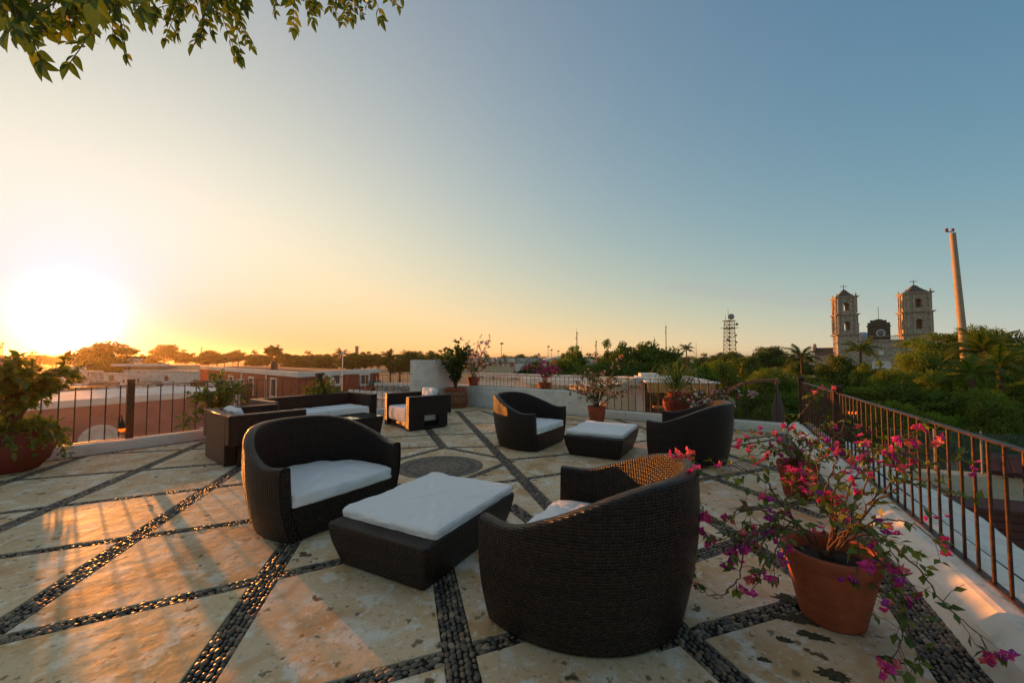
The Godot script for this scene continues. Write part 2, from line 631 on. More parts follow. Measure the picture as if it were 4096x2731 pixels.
func pebbles_along(a: Vector2, b: Vector2, w: float, rg: RandomNumberGenerator, out: PackedVector2Array) -> void:
	var d := (b - a).normalized()
	var n := Vector2(-d.y, d.x)
	var l := a.distance_to(b)
	var rows := maxi(3, int(round(w / 0.031)))
	var s := 0.0
	while s < l:
		for r in rows:
			var t := ((r + 0.5) / rows - 0.5) * (w - 0.006)
			var p := a + d * (s + rg.randf_range(-0.007, 0.007) + (0.014 if r % 2 else 0.0)) + n * (t + rg.randf_range(-0.004, 0.004))
			if p.y > -1.2 or CX + F * p.x / -p.y < -250 or p.distance_to(MED) < MED_R + 0.005:
				continue
			if not Geometry2D.is_point_in_polygon(p, out):
				continue
			if peb_free(p):
				PEB.append([p, d.angle() + rg.randf_range(-0.5, 0.5), rg.randf_range(0.62, 1.3), -1])
		s += 0.038

func build_floor() -> void:
	var rg := RandomNumberGenerator.new()
	rg.seed = 5
	var outline := PackedVector2Array(OUTLINE)
	var bed := B.new()
	bed.prism(outline, -0.35, -0.016)
	var fl := struct("terrace_floor", bed, M.mortar)
	var cells: Array = [outline]
	var cut := func(poly: PackedVector2Array) -> void:
		var nxt := []
		for c in cells:
			for q in Geometry2D.clip_polygons(c, poly):
				if not Geometry2D.is_polygon_clockwise(q) or true:
					nxt.append(q)
		cells.clear()
		cells.append_array(nxt)
	var segs := []
	for j in JOINTS:
		var a3 := on(j[0], j[1])
		var b3 := on(j[2], j[3])
		var a2 := Vector2(a3.x, a3.z)
		var b2 := Vector2(b3.x, b3.z)
		if j[0] < 0 or j[1] > 2740:
			a2 += (a2 - b2).normalized() * 9.0
		if j[3] > 2740:
			b2 += (b2 - a2).normalized() * 9.0
		segs.append([a2, b2, j[4]])
	# border strips of pebbles along the kerbs
	segs.append([OUTLINE[0] + Vector2(0.05, 0.035), OUTLINE[1] + Vector2(0.05, 0.035), 0.13])
	segs.append([OUTLINE[1] + Vector2(0.03, 0.05), OUTLINE[2] + Vector2(-0.03, 0.06), 0.1])
	segs.append([OUTLINE[2] + Vector2(-0.1, -0.05), OUTLINE[3] + Vector2(-0.1, -0.05), 0.24])
	# far off camera joints, so that no slab is endless
	segs.append([Vector2(-11, -3.3), Vector2(1, 0.9), 0.13])
	segs.append([Vector2(-6.5, -4.0), Vector2(-3.5, 3.0), 0.18])
	var cyc := PackedVector2Array()
	for k in 48:
		cyc.append(MED + Vector2(cos(TAU * k / 48), sin(TAU * k / 48)) * MED_R)
	var todo := []
	for s in segs:
		var d: Vector2 = (s[1] - s[0]).normalized()
		var n: Vector2 = Vector2(-d.y, d.x) * (s[2] * 0.5)
		todo.append(PackedVector2Array([s[0] + n, s[1] + n, s[1] - n, s[0] - n]))
	todo.append(cyc)
	# a joint that would leave a hole waits until others have opened the slab it lies in
	for turn in 6:
		var later := []
		for poly in todo:
			var holes := false
			for c in cells:
				var res := Geometry2D.clip_polygons(c, poly)
				for q in res:
					if Geometry2D.is_polygon_clockwise(q):
						holes = true
			if holes:
				later.append(poly)
			else:
				cut.call(poly)
		todo = later
	# what still lies inside one slab: split that slab along a hairline through it first
	for poly in todo:
		var cc := Vector2.ZERO
		for q in poly:
			cc += q
		cc /= poly.size()
		var nxt := []
		for c in cells:
			if Geometry2D.is_point_in_polygon(cc, c):
				var dd := Vector2(0.79, 0.61)
				var nn := Vector2(-dd.y, dd.x)
				for sg in [-1.0, 1.0]:
					var half := PackedVector2Array([cc - dd * 20.0, cc + dd * 20.0, cc + dd * 20.0 + nn * sg * 20.0, cc - dd * 20.0 + nn * sg * 20.0])
					nxt.append_array(Geometry2D.intersect_polygons(c, half))
			else:
				nxt.append(c)
		cells.clear()
		cells.append_array(nxt)
		cut.call(poly)
	var count := 0
	for c in cells:
		var ar := 0.0
		for k in c.size():
			ar += c[k].cross(c[(k + 1) % c.size()])
		if absf(ar) * 0.5 < 0.006:
			continue
		var b := B.new()
		var t := rg.randf_range(0.86, 1.1)
		b.col = Color(t, t * rg.randf_range(0.95, 1.02), t * rg.randf_range(0.88, 1.04))
		b.prism(c, -0.03, rg.randf_range(-0.0012, 0.0012), 0.0035)
		part("paving_slab", b, M.slab, fl)
		count += 1
	for s in segs:
		pebbles_along(s[0], s[1], s[2], rg, outline)
	var r := 0.012
	while r < MED_R - 0.008:
		var nn := maxi(1, int(TAU * r / 0.03))
		for k in nn:
			var a := TAU * (k + rg.randf_range(-0.15, 0.15)) / nn + r * 9.0
			PEB.append([MED + Vector2(cos(a), sin(a)) * (r + rg.randf_range(-0.003, 0.003)), a + PI / 2, rg.randf_range(0.85, 1.15), int(r / 0.07)])
		r += 0.0235
	PEB.sort_custom(func(a, b): return a[0].length_squared() < b[0].length_squared())
	var tones := [Color(0.085, 0.066, 0.045), Color(0.125, 0.095, 0.062), Color(0.175, 0.125, 0.078), Color(0.23, 0.145, 0.08), Color(0.055, 0.045, 0.034), Color(0.3, 0.22, 0.14)]
	var shapes := []
	for k in 6:
		var b := B.new()
		b.col = tones[k]
		var pr := []
		for q in 6:
			var a := -PI / 2 + PI * q / 5.0
			pr.append(Vector2(cos(a) * 0.0155, sin(a) * 0.011))
		b.lathe(pr, 8, Vector3.ZERO, Vector3(1.35 + 0.12 * (k % 3), 1, 1))
		shapes.append(b.done())
	var plain := B.new()
	var pr2 := []
	for q in 5:
		var a := -PI / 2 + PI * q / 4.0
		pr2.append(Vector2(cos(a) * 0.0155, sin(a) * 0.011))
	plain.lathe(pr2, 7, Vector3.ZERO, Vector3(1.4, 1, 1))
	var pm := plain.done()
	var xs := []
	var cs := []
	var singles := 0
	for p in PEB:
		var s: float = p[2]
		var k := [0, 0, 1, 1, 1, 2, 2, 3, 3, 4, 5][rg.randi() % 11] as int
		if p[3] >= 0:
			k = [3, 3, 2, 3, 1, 2, 0, 2, 1][p[3] % 9] if rg.randf() < 0.75 else k
		var bs := Basis(Vector3.UP, -p[1]) * Basis(Vector3.RIGHT, rg.randf_range(-0.25, 0.25)) * Basis.from_scale(Vector3(s, s * rg.randf_range(0.9, 1.2), s))
		var xf := Transform3D(bs, Vector3(p[0].x, -0.0105 + rg.randf_range(-0.002, 0.002), p[0].y))
		var v: Vector2 = p[0]
		var px := CX + F * v.x / -v.y
		if singles < 300 and px > 0 and px < 4096 and -v.y > 1.85:
			part("pebble", shapes[k], M.pebble, fl, xf)
			singles += 1
		else:
			xs.append(xf)
			var j := rg.randf_range(0.8, 1.2)
			cs.append(Color(tones[k].r * j, tones[k].g * j, tones[k].b * j))
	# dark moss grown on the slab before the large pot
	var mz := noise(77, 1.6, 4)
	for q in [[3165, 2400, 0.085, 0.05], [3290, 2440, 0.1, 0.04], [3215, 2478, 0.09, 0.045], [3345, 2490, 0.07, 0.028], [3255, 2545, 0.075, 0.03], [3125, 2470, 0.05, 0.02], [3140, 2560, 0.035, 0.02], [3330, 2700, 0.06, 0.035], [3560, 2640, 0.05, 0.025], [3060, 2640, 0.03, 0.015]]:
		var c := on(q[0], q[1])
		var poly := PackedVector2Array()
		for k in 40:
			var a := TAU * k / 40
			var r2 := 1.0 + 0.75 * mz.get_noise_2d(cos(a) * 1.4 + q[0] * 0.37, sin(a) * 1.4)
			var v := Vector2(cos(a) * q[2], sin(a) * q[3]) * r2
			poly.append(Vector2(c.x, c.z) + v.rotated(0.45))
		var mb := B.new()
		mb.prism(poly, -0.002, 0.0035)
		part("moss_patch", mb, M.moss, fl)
	var mp: StandardMaterial3D = M.pebble
	stuff("pebbles", xs, pm, mp, fl, cs)
	print("slabs ", count, " pebbles ", PEB.size())

# ---------------------------------------------------------------- kerbs, walls, railings
const CA := Vector3(-10.9, 0, -0.3)
const CB := Vector3(-1.77, 0, -12.9)
const CC := Vector3(5.46, 0, -7.96)
const CD := Vector3(0.9, 0, 0.6)

func wall_block(a: Vector3, b: Vector3, out: Vector3, w: float, h: float, y0 := -0.4, bv := 0.02) -> B:
	var m := B.new()
	var d := (b - a)
	var l := d.length()
	d = d.normalized()
	var o := out.normalized()
	m.X = Transform3D(Basis(d, Vector3.UP, d.cross(Vector3.UP)), Vector3.ZERO)
	var mid := (a + b) * 0.5 + o * (w * 0.5)
	m.X.origin = Vector3(mid.x, (y0 + h) * 0.5, mid.z)
	m.box(Vector3.ZERO, Vector3(l, h - y0, w), bv)
	return m

func scroll_post(t: Node3D, at: Vector3, d: Vector3, y0: float, y1: float, w: float) -> void:
	var bs := Basis(d, Vector3.UP, d.cross(Vector3.UP))
	var p := B.new()
	p.X = Transform3D(bs, at)
	p.box(Vector3(0, (y0 + y1) * 0.5, 0), Vector3(w, y1 - y0, w), 0.004)
	var po := part("post", p, M.iron, t)
	var c := B.new()
	c.X = Transform3D(bs, at)
	c.box(Vector3(0, y1 + 0.018, 0), Vector3(w * 1.05, 0.036, w * 1.05), 0.003)
	for s in [-1.0, 1.0]:
		var pts := []
		for k in 9:
			var a: float = PI / 2 - s * PI * 1.35 * k / 8.0
			pts.append(Vector3(s * (w * 0.5 + 0.012) + cos(a) * 0.035 * s * s, y1 + 0.005 + sin(a) * 0.035, 0))
		for k in 8:
			var q0: Vector3 = pts[k]; var q1: Vector3 = pts[k + 1]
			var h := w * 0.5
			c.quad(q0 + Vector3(0, 0, h), q1 + Vector3(0, 0, h), q1 - Vector3(0, 0, h), q0 - Vector3(0, 0, h))
			var nn := Vector3(0, 0.006, 0)
			c.quad(q0 - Vector3(0, 0, h) + nn, q1 - Vector3(0, 0, h) + nn, q1 + Vector3(0, 0, h) + nn, q0 + Vector3(0, 0, h) + nn)
	part("scroll_cap", c, M.iron, t)

func railing(label: String, a: Vector3, b: Vector3, y0: float, y1: float, gap: float, r: float, posts: Array, flat: float, group := "iron railings round the terrace") -> Node3D:
	var t := thing("iron_railing", label, "railing", Vector3.ZERO, 0.0, group)
	var d := (b - a)
	var l := d.length()
	d = d.normalized()
	var bs := Basis(d, Vector3.UP, d.cross(Vector3.UP))
	var rg := RandomNumberGenerator.new()
	rg.seed = int(l * 1000)
	for y in [y0 + 0.012, y1 - 0.006]:
		var m := B.new()
		m.X = Transform3D(bs, (a + b) * 0.5)
		m.box(Vector3(0, y, 0), Vector3(l, 0.012, flat if y > 0.6 else flat * 0.9), 0.002)
		part("top_rail" if y > (y0 + y1) * 0.5 else "bottom_rail", m, M.iron, t)
	var bar := B.new()
	bar.tube([Vector3(0, y0 + 0.019, 0), Vector3(0, y1 - 0.013, 0)], r, 8, false)
	var bm := bar.done()
	var n := int(l / gap)
	for k in n + 1:
		var s := k * gap + gap * 0.35
		var near := false
		for p in posts:
			if absf(p - s) < 0.07:
				near = true
		if near or s > l - 0.03:
			continue
		part("bar", bm, M.iron, t, Transform3D(Basis(Vector3.UP, rg.randf() * 6.0) * Basis(d.cross(Vector3.UP), rg.randf_range(-0.004, 0.004)), a + d * s))
	for p in posts:
		scroll_post(t, a + d * p, d, y0 - 0.02, y1 + 0.06, 0.095)
	return t

func build_edges() -> void:
	var u := (CB - CA).normalized()
	var nl := Vector3(u.z, 0, -u.x)
	if nl.x > 0:
		nl = -nl
	var pill := CB - u * 1.72
	var k1 := part(numbered("kerb_wall"), wall_block(CA, pill, nl, 0.24, 0.165), M.white, self)
	tag(k1, "low white kerb under the railing beside the big bowl planter", "kerb")
	var pw := part(numbered("pillar_wall"), wall_block(pill, CB, nl, 0.26, 1.44), M.white, self)
	tag(pw, "tall white plastered wall panel ending the railing behind the armchair", "wall")
	var v := (CC - CB).normalized()
	var nb := Vector3(v.z, 0, -v.x)
	if nb.z > 0:
		nb = -nb
	var wend := CB + v * 4.72
	var w2 := part(numbered("parapet_wall"), wall_block(CB, wend, nb, 0.3, 0.63), M.white, self)
	tag(w2, "knee high white parapet wall with mildew stains along its top", "wall")
	var k2 := part(numbered("kerb_wall"), wall_block(wend, CC, nb, 0.3, 0.19), M.white, self)
	tag(k2, "low white kerb carrying the big clay urn", "kerb")
	var r := (CD - CC).normalized()
	var nr := Vector3(-r.z, 0, r.x)
	if nr.x < 0:
		nr = -nr
	# the right kerb leans back on its inner side
	var m := B.new()
	var rows := [Vector2(0.0, -0.4), Vector2(0.0, 0.0), Vector2(0.05, 0.13), Vector2(0.13, 0.205), Vector2(0.16, 0.215), Vector2(0.42, 0.215), Vector2(0.43, -0.4)]
	var p0 := CC - r * 0.25
	var l := (CD - p0).length()
	for k in rows.size() - 1:
		var q0: Vector2 = rows[k]; var q1: Vector2 = rows[k + 1]
		m.quad(p0 + nr * q0.x + Vector3(0, q0.y, 0), p0 + r * l + nr * q0.x + Vector3(0, q0.y, 0), p0 + r * l + nr * q1.x + Vector3(0, q1.y, 0), p0 + nr * q1.x + Vector3(0, q1.y, 0))
	var mk := B.new()
	for k in m.V.size():
		pass
	var k3 := part(numbered("kerb_wall"), m, M.white, self)
	tag(k3, "white kerb with sloping inner face behind the bougainvillea pots", "kerb")
	var off := nl * 0.13
	railing("dark iron railing along the street side behind the wicker sofa", CA + off, pill + off, 0.165, 1.05, 0.17, 0.0085, [4.5, 7.83, 11.08], 0.03)
	railing("short dark iron railing standing on the knee high white wall", CB + v * 0.35 + nb * 0.15, wend + nb * 0.15, 0.63, 1.0, 0.135, 0.007, [], 0.022)
	railing("thin iron railing on the low kerb behind the clay urn", wend + nb * 0.15 + v * 0.03, CC + nb * 0.15 - v * 0.05, 0.19, 1.0, 0.18, 0.0085, [], 0.028)
	var rr := railing("rusty brown iron railing beside the pink bougainvillea pots", CC + nr * 0.25 - r * 0.1, CD + nr * 0.25, 0.215, 1.04, 0.158, 0.0095, [0.1, 2.9], 0.045)

# ---------------------------------------------------------------- town
func rebase(t: Node3D, at: Vector3) -> void:
	t.position = at
	for c in t.get_children():
		c.position -= at

class Face:
	var a: Vector3
	var d: Vector3
	var o: Vector3
	var l: float
	var bs: Basis

func face(a: Vector3, b: Vector3) -> Face:
	var f := Face.new()
	f.a = Vector3(a.x, 0, a.z)
	f.d = Vector3(b.x - a.x, 0, b.z - a.z)
	f.l = f.d.length()
	f.d = f.d.normalized()
	f.o = f.d.cross(Vector3.UP)
	f.bs = Basis(f.d, Vector3.UP, f.o)
	return f

func hit(f: Face, px: float, py: float) -> Vector2:
	var r := ray(px, py)
	var e := Vector3(0, EYE, 0)
	var t := (f.a - e).dot(f.o) / r.dot(f.o)
	var p := e + r * t
	return Vector2((p - f.a).dot(f.d), p.y)

# a block on a face: x0..x1 along it, y0..y1, from z0 to z1 outwards
func slabb(f: Face, x0: float, x1: float, y0: float, y1: float, z0: float, z1: float, bv := 0.0) -> B:
	var m := B.new()
	m.X = Transform3D(f.bs, f.a)
	m.box(Vector3((x0 + x1) * 0.5, (y0 + y1) * 0.5, (z0 + z1) * 0.5), Vector3(x1 - x0, y1 - y0, z1 - z0), bv)
	return m

func window_on(t: Node3D, f: Face, x0: float, x1: float, y0: float, y1: float, fw: float, wall_z: float, frame: Material, inner: Material, bars := true) -> void:
	var fr := B.new()
	fr.X = Transform3D(f.bs, f.a)
	var zc := wall_z + 0.05
	fr.box(Vector3((x0 + x1) * 0.5, y1 + fw * 0.5, zc), Vector3(x1 - x0 + 2 * fw, fw, 0.12))
	fr.box(Vector3((x0 + x1) * 0.5, y0 - fw * 0.5, zc + 0.02), Vector3(x1 - x0 + 2 * fw, fw, 0.16))
	fr.box(Vector3(x0 - fw * 0.5, (y0 + y1) * 0.5, zc), Vector3(fw, y1 - y0, 0.12))
	fr.box(Vector3(x1 + fw * 0.5, (y0 + y1) * 0.5, zc), Vector3(fw, y1 - y0, 0.12))
	var w := part("window", fr, frame, t)
	part("pane", slabb(f, x0, x1, y0, y1, wall_z - 0.05, wall_z + 0.006), inner, w)
	if bars:
		var g := B.new()
		g.X = Transform3D(f.bs, f.a)
		for k in 5:
			var x := lerpf(x0, x1, (k + 0.5) / 5.0)
			g.box(Vector3(x, (y0 + y1) * 0.5, wall_z + 0.03), Vector3(0.025, y1 - y0, 0.025))
		for k in 3:
			g.box(Vector3((x0 + x1) * 0.5, lerpf(y0, y1, (k + 1) / 4.0), wall_z + 0.033), Vector3(x1 - x0, 0.03, 0.02))
		part("window_grille", g, M.shutter, w)

func arch_ring(f: Face, cx: float, y: float, r0: float, r1: float, z0: float, z1: float, leg := 0.0) -> B:
	var m := B.new()
	m.X = Transform3D(f.bs, f.a)
	var n := 14
	for k in n:
		var a0 := PI * k / n
		var a1 := PI * (k + 1) / n
		var p := [Vector2(cx + cos(a0) * r1, y + sin(a0) * r1), Vector2(cx + cos(a1) * r1, y + sin(a1) * r1), Vector2(cx + cos(a1) * r0, y + sin(a1) * r0), Vector2(cx + cos(a0) * r0, y + sin(a0) * r0)]
		var q := []
		for z in [z0, z1]:
			for c in p:
				q.append(Vector3(c.x, c.y, z))
		m.quad(q[4], q[5], q[6], q[7])
		m.quad(q[1], q[0], q[3], q[2])
		m.quad(q[0], q[1], q[5], q[4])
		m.quad(q[2], q[3], q[7], q[6])
	if leg > 0.0:
		for s in [-1.0, 1.0]:
			m.box(Vector3(cx + s * (r0 + r1) * 0.5, y - leg * 0.5, (z0 + z1) * 0.5), Vector3(r1 - r0, leg, z1 - z0))
	return m

func arch_fill(f: Face, cx: float, y: float, r: float, leg: float, z: float) -> B:
	var m := B.new()
	m.X = Transform3D(f.bs, f.a)
	var n := 12
	for k in n:
		var a0 := PI * k / n
		var a1 := PI * (k + 1) / n
		m.tri(Vector3(cx, y, z), Vector3(cx + cos(a0) * r, y + sin(a0) * r, z), Vector3(cx + cos(a1) * r, y + sin(a1) * r, z))
	if leg > 0.0:
		m.quad(Vector3(cx - r, y - leg, z), Vector3(cx + r, y - leg, z), Vector3(cx + r, y, z), Vector3(cx - r, y, z))
	return m

func simple_house(called: String, label: String, a: Vector3, b: Vector3, deepm: float, y0: float, y1: float, m: Material, group := "") -> Array:
	var t := thing(called, label, "building", Vector3.ZERO, 0.0, group)
	var f := face(a, b)
	# the block narrows away from the street, as the plots here do
	var k := 1.0 + deepm / maxf(Vector2(a.x, a.z).length(), 1.0)
	var foot := func(e: float) -> PackedVector2Array:
		var fa := Vector2(a.x, a.z) - Vector2(f.d.x, f.d.z) * e + Vector2(f.o.x, f.o.z) * e
		var fb := Vector2(b.x, b.z) + Vector2(f.d.x, f.d.z) * e + Vector2(f.o.x, f.o.z) * e
		return PackedVector2Array([fa, fb, fb * k, fa * k])
	var wm := B.new()
	wm.prism(foot.call(0.0), y0, y1)
	part("wall", wm, m, t)
	var rm := B.new()
	rm.prism(foot.call(0.1), y1 + 0.002, y1 + 0.14, 0.02)
	part("roof", rm, M.old, t)
	return [t, f]

func build_town() -> void:
	var g := B.new()
	g.quad(Vector3(-3000, GY, 60), Vector3(3000, GY, 60), Vector3(3000, GY, -3000), Vector3(-3000, GY, -3000))
	struct("ground", g, M.ground)
	var rg := RandomNumberGenerator.new()
	rg.seed = 31
	# the hotel's own wall below the terrace, towards the street
	var hotel := B.new()
	hotel.prism(PackedVector2Array([Vector2(-11.0, -0.3), Vector2(-1.77, -13.05), Vector2(5.6, -8.05), Vector2(1.2, 0.6), Vector2(-1.0, 2.9), Vector2(-9.0, 2.9)]), GY, -0.41)
	var ho := part(numbered("hotel_building"), hotel, M.whitefar, self)
	tag(ho, "white hotel block carrying the roof terrace", "building")
	# ---- pink street wall
	var pa := on(-500, 1655, -1.02)
	var pb := on(935, 1556, -1.02)
	var t := thing("pink_building", "long pink street building with white cornice beyond the railing", "building")
	var f := face(pa, pb)
	part("wall", slabb(f, 0, f.l, GY, -1.45, -9, 0), M.pink, t)
	part("cornice", slabb(f, -0.1, f.l + 0.1, -1.447, -1.0, -9.05, 0.12, 0.03), M.oldlight, t)
	for px in [395.0, 815.0]:
		var c := hit(f, px, 1740)
		var w := part("window", arch_ring(f, c.x, c.y - 0.35, 0.75, 1.0, 0.0, 0.12, 1.6), M.whitefar, t)
		part("pane", arch_fill(f, c.x, c.y - 0.35, 0.75, 1.6, 0.01), M.whitefar, w)
	rebase(t, Vector3(pa.x, GY, pa.z))
	# ---- street lamp on a bracket by the railing
	# ---- rubble roofs behind the pink wall
	for q in [[120, 1552, 540, 1552, 33.0], [545, 1552, 810, 1552, 36.0]]:
		var a := dep(q[0], q[1], q[4])
		var b := dep(q[2], q[3], q[4])
		var ff := face(a, b)
		var tt := thing("ruined_roof", ["crumbling grey flat roof behind the pink building", "mossy broken roof with an air conditioner behind the pink building"][0 if q[0] < 200 else 1], "roof")
		part("roof", slabb(ff, 0, ff.l, GY, -1.1, -7, 0, 0.1), M.dark, tt)
		for k in 26:
			var m := B.new()
			m.X = Transform3D(ff.bs * Basis(Vector3.UP, rg.randf() * 3.0) * Basis(Vector3.RIGHT, rg.randf_range(-0.3, 0.3)), ff.a + ff.d * rg.randf() * ff.l - ff.o * rg.randf_range(0.0, 6.0) + Vector3(0, -1.05, 0))
			m.box(Vector3.ZERO, Vector3(rg.randf_range(0.5, 2.2), rg.randf_range(0.2, 0.7), rg.randf_range(0.4, 1.2)), 0.08)
			part("stone", m, [M.old, M.dark, M.stone][rg.randi() % 3], tt)
		rebase(tt, Vector3(a.x, GY, a.z))
	var ac := thing("air_conditioner", "small white air conditioner unit on the broken roof", "air conditioner")
	var fa := face(dep(612, 1590, 31), dep(628, 1590, 31))
	part("case", slabb(fa, 0, 0.9, -1.75, -0.95, -0.4, 0, 0.03), M.whitefar, ac)
	var fan := B.new()
	fan.X = Transform3D(fa.bs, fa.a)
	var fp := []
	for k in 17:
		fp.append(Vector3(0.42 + 0.28 * cos(TAU * k / 16), -1.35 + 0.28 * sin(TAU * k / 16), 0.02))
	fan.tube(fp, 0.05, 5, false)
	part("fan_grille", fan, M.black, ac)
	rebase(ac, fa.a + Vector3(0, -1.75, 0))
	# ---- old white houses left of the red building
	var hs := [
		["old_house", "pale old house with round holes and a dark arched niche", 498, 797, 52.0, 1487, M.oldlight],
		["old_house", "plain white house with an ochre door beside the railing post", 415, 512, 48.0, 1498, M.whitefar],
		["old_house", "grey plastered house block behind the orange planter shrub", 346, 416, 50.0, 1489, M.old],
		["old_house", "faded white house wall among trees under the low sun", 235, 346, 58.0, 1471, M.oldlight],
		["old_house", "beige upper storey with a long flat canopy behind old walls", 520, 800, 66.0, 1463, M.cream],
		["old_house", "low pink roofed house at the far left skyline", -80, 75, 70.0, 1427, M.pink]]
	for h in hs:
		var a := dep(h[2], 1450, h[4])
		var b := dep(h[3], 1450, h[4] * 0.97)
		var y1: float = EYE - (h[5] - 1432.0) * h[4] / F
		var r := simple_house(h[0], h[1], a, b, 6.0, GY, y1, h[6], "old houses across the street")
		var tt: Node3D = r[0]
		var ff: Face = r[1]
		if h[2] == 498:
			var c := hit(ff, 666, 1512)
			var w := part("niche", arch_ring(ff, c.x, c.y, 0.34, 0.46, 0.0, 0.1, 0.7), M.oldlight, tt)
			part("niche_shade_fill", arch_fill(ff, c.x, c.y, 0.34, 0.7, 0.012), M.wood, w)  # brown sheet standing in for the shade inside the arched niche, no recess
			for hp in [[702, 1503, 0.22], [730, 1509, 0.16], [763, 1500, 0.34], [764, 1513, 0.2], [792, 1511, 0.14]]:
				var c2 := hit(ff, hp[0], hp[1])
				var rp := []
				for k in 13:
					rp.append(ff.a + ff.d * (c2.x + hp[2] * cos(TAU * k / 12)) + Vector3(0, c2.y + hp[2] * sin(TAU * k / 12), 0) + ff.o * 0.02)
				var rm := B.new()
				rm.tube(rp, 0.05, 5, false)
				part("round_hole", rm, M.oldlight, tt)
		elif h[2] == 415:
			var c0 := hit(ff, 435, 1533)
			var c1 := hit(ff, 455, 1502)
			part("door", slabb(ff, c0.x, c1.x, c0.y, c1.y, 0.002, 0.06), M.woodwarm, tt)
		elif h[4] == 66.0:
			part("canopy", slabb(ff, -0.5, ff.l * 0.58, y1 - 0.05, y1 + 0.35, 0.102, 2.6, 0.03), M.oldlight, tt)
			part("canopy_post", slabb(ff, 2.2, 2.4, y1 - 2.4, y1 - 0.052, 2.2, 2.4), M.wood, tt)
		rebase(tt, Vector3(a.x, GY, a.z))
	# bell gable among the trees
	var bg := thing("bell_gable", "weathered twin arched bell gable in front of big tree", "gable")
	var ba := dep(487, 1450, 72)
	var bf := face(ba, dep(558, 1450, 72))
	var yb := 0.1
	part("base", slabb(bf, 0, bf.l, GY, yb - 0.8, -0.6, 0), M.oldlight, bg)
	for k in 3:
		var x: float = [0.15, bf.l * 0.5, bf.l - 0.15][k]
		part("pier", slabb(bf, x - 0.17, x + 0.17, yb - 0.798, yb + 0.35, -0.5, -0.05), M.oldlight, bg)
	for k in 2:
		part("arch", arch_ring(bf, bf.l * (0.27 + 0.46 * k), yb + 0.2, 0.55, 0.82, -0.5, -0.05), M.oldlight, bg)
	part("coping", slabb(bf, -0.1, bf.l + 0.1, yb + 1.02, yb + 1.3, -0.6, 0.05, 0.05), M.oldlight, bg)
	rebase(bg, Vector3(ba.x, GY, ba.z))
	# white slab roof between pink and red
	var sl := thing("white_roof_shed", "low shed with sloping white roof beside the red building", "shed")
	var sa := dep(768, 1560, 33)
	var sf := face(sa, dep(862, 1560, 33))
	part("wall", slabb(sf, 0, sf.l, GY, -1.75, -3, 0), M.old, sl)
	var sm := B.new()
	sm.X = Transform3D(sf.bs * Basis(Vector3.RIGHT, 0.16), sf.a + Vector3(0, -1.55, 0))
	sm.box(Vector3(sf.l * 0.5, 0, -1.4), Vector3(sf.l, 0.15, 3.2), 0.03)
	part("roof", sm, M.whitefar, sl)
	rebase(sl, Vector3(sa.x, GY, sa.z))
	# ---- red building
	var rc := on(1194, 1490, 0.0)
	var rl := dep(797, 1460, 74)
	var rr := dep(1517, 1470, 55)
	var rt := thing("red_building", "brick red building with white pilasters and cornice beyond the sofa", "building")
	var f1 := face(rl, rc)
	var f2 := face(rc, rr)
	var body := B.new()
	var bk := Vector3(rl.x + (rr.x - rc.x) * 0.9, 0, rl.z + (rr.z - rc.z) * 0.9)
	body.prism(PackedVector2Array([Vector2(rl.x, rl.z), Vector2(rc.x, rc.z), Vector2(rr.x, rr.z), Vector2(bk.x, bk.z)]), GY, -0.5)
	part("wall", body, M.red, rt)
	part("cornice", slabb(f1, -0.15, f1.l + 0.15, -0.498, 0.05, -0.3, 0.15, 0.03), M.oldlight, rt)
	part("cornice", slabb(f2, 0.154, f2.l, -0.496, 0.052, -0.3, 0.15, 0.03), M.oldlight, rt)
	var roofm := B.new()
	roofm.prism(PackedVector2Array([Vector2(rl.x + 1, rl.z), Vector2(rc.x, rc.z - 1), Vector2(rr.x - 0.3, rr.z + 0.3), Vector2(bk.x, bk.z)]), -0.499, -0.2)
	part("roof", roofm, M.dark, rt)
	for px in [799.0, 884.0, 966.0, 1065.0]:
		var c := hit(f1, px, 1500)
		part("pilaster", slabb(f1, c.x - 0.19, c.x + 0.19, GY, -0.5, 0.003, 0.1), M.oldlight, rt)
	for w in [[834, 849, 1501, 1541], [915, 931, 1508, 1550], [995, 1013, 1514, 1571], [1084, 1105, 1520, 1580]]:
		var c0 := hit(f1, w[0], w[3])
		var c1 := hit(f1, w[1], w[2])
		window_on(rt, f1, c0.x, c1.x, c0.y, c1.y, 0.24, 0.0, M.whitefar, M.pane)
	for w in [[1322, 1357, 1500, 1536], [1441, 1471, 1499, 1536]]:
		var c0 := hit(f2, w[0], w[3])
		var c1 := hit(f2, w[1], w[2])
		window_on(rt, f2, c0.x, c1.x, c0.y, c1.y, 0.28, 0.0, M.whitefar, M.shutter)
	var ca := hit(f2, 1302, 1550)
	part("arch", arch_ring(f2, ca.x, ca.y, 1.2, 1.5, 0.0, 0.2, 1.5), M.oldlight, rt)
	var ct0 := hit(f2, 1468, 1546)
	var ct1 := hit(f2, 1502, 1520)
	part("teal_shutter", slabb(f2, ct0.x, ct1.x, ct0.y, ct1.y, 0.3, 0.9, 0.03), M.teal, rt)
	var aw0 := hit(f2, 1370, 1560)
	var aw1 := hit(f2, 1470, 1545)
	part("awning", slabb(f2, aw0.x, aw1.x, aw0.y - 0.2, aw1.y, 0.3, 2.5, 0.05), M.red, rt)
	rebase(rt, Vector3(rc.x, GY, rc.z))
	var tk := thing("water_tank", "black cylindrical water tank on the red building roof", "tank", dep(1096, 1462, 60))
	tk.position.y = -0.22
	var tb := B.new()
	tb.lathe([Vector2(0, 0), Vector2(0.46, 0), Vector2(0.48, 0.1), Vector2(0.48, 0.95), Vector2(0.4, 1.12), Vector2(0.2, 1.2), Vector2(0.2, 1.28), Vector2(0, 1.28)], 18)
	part("tank_body", tb, M.tank, tk)
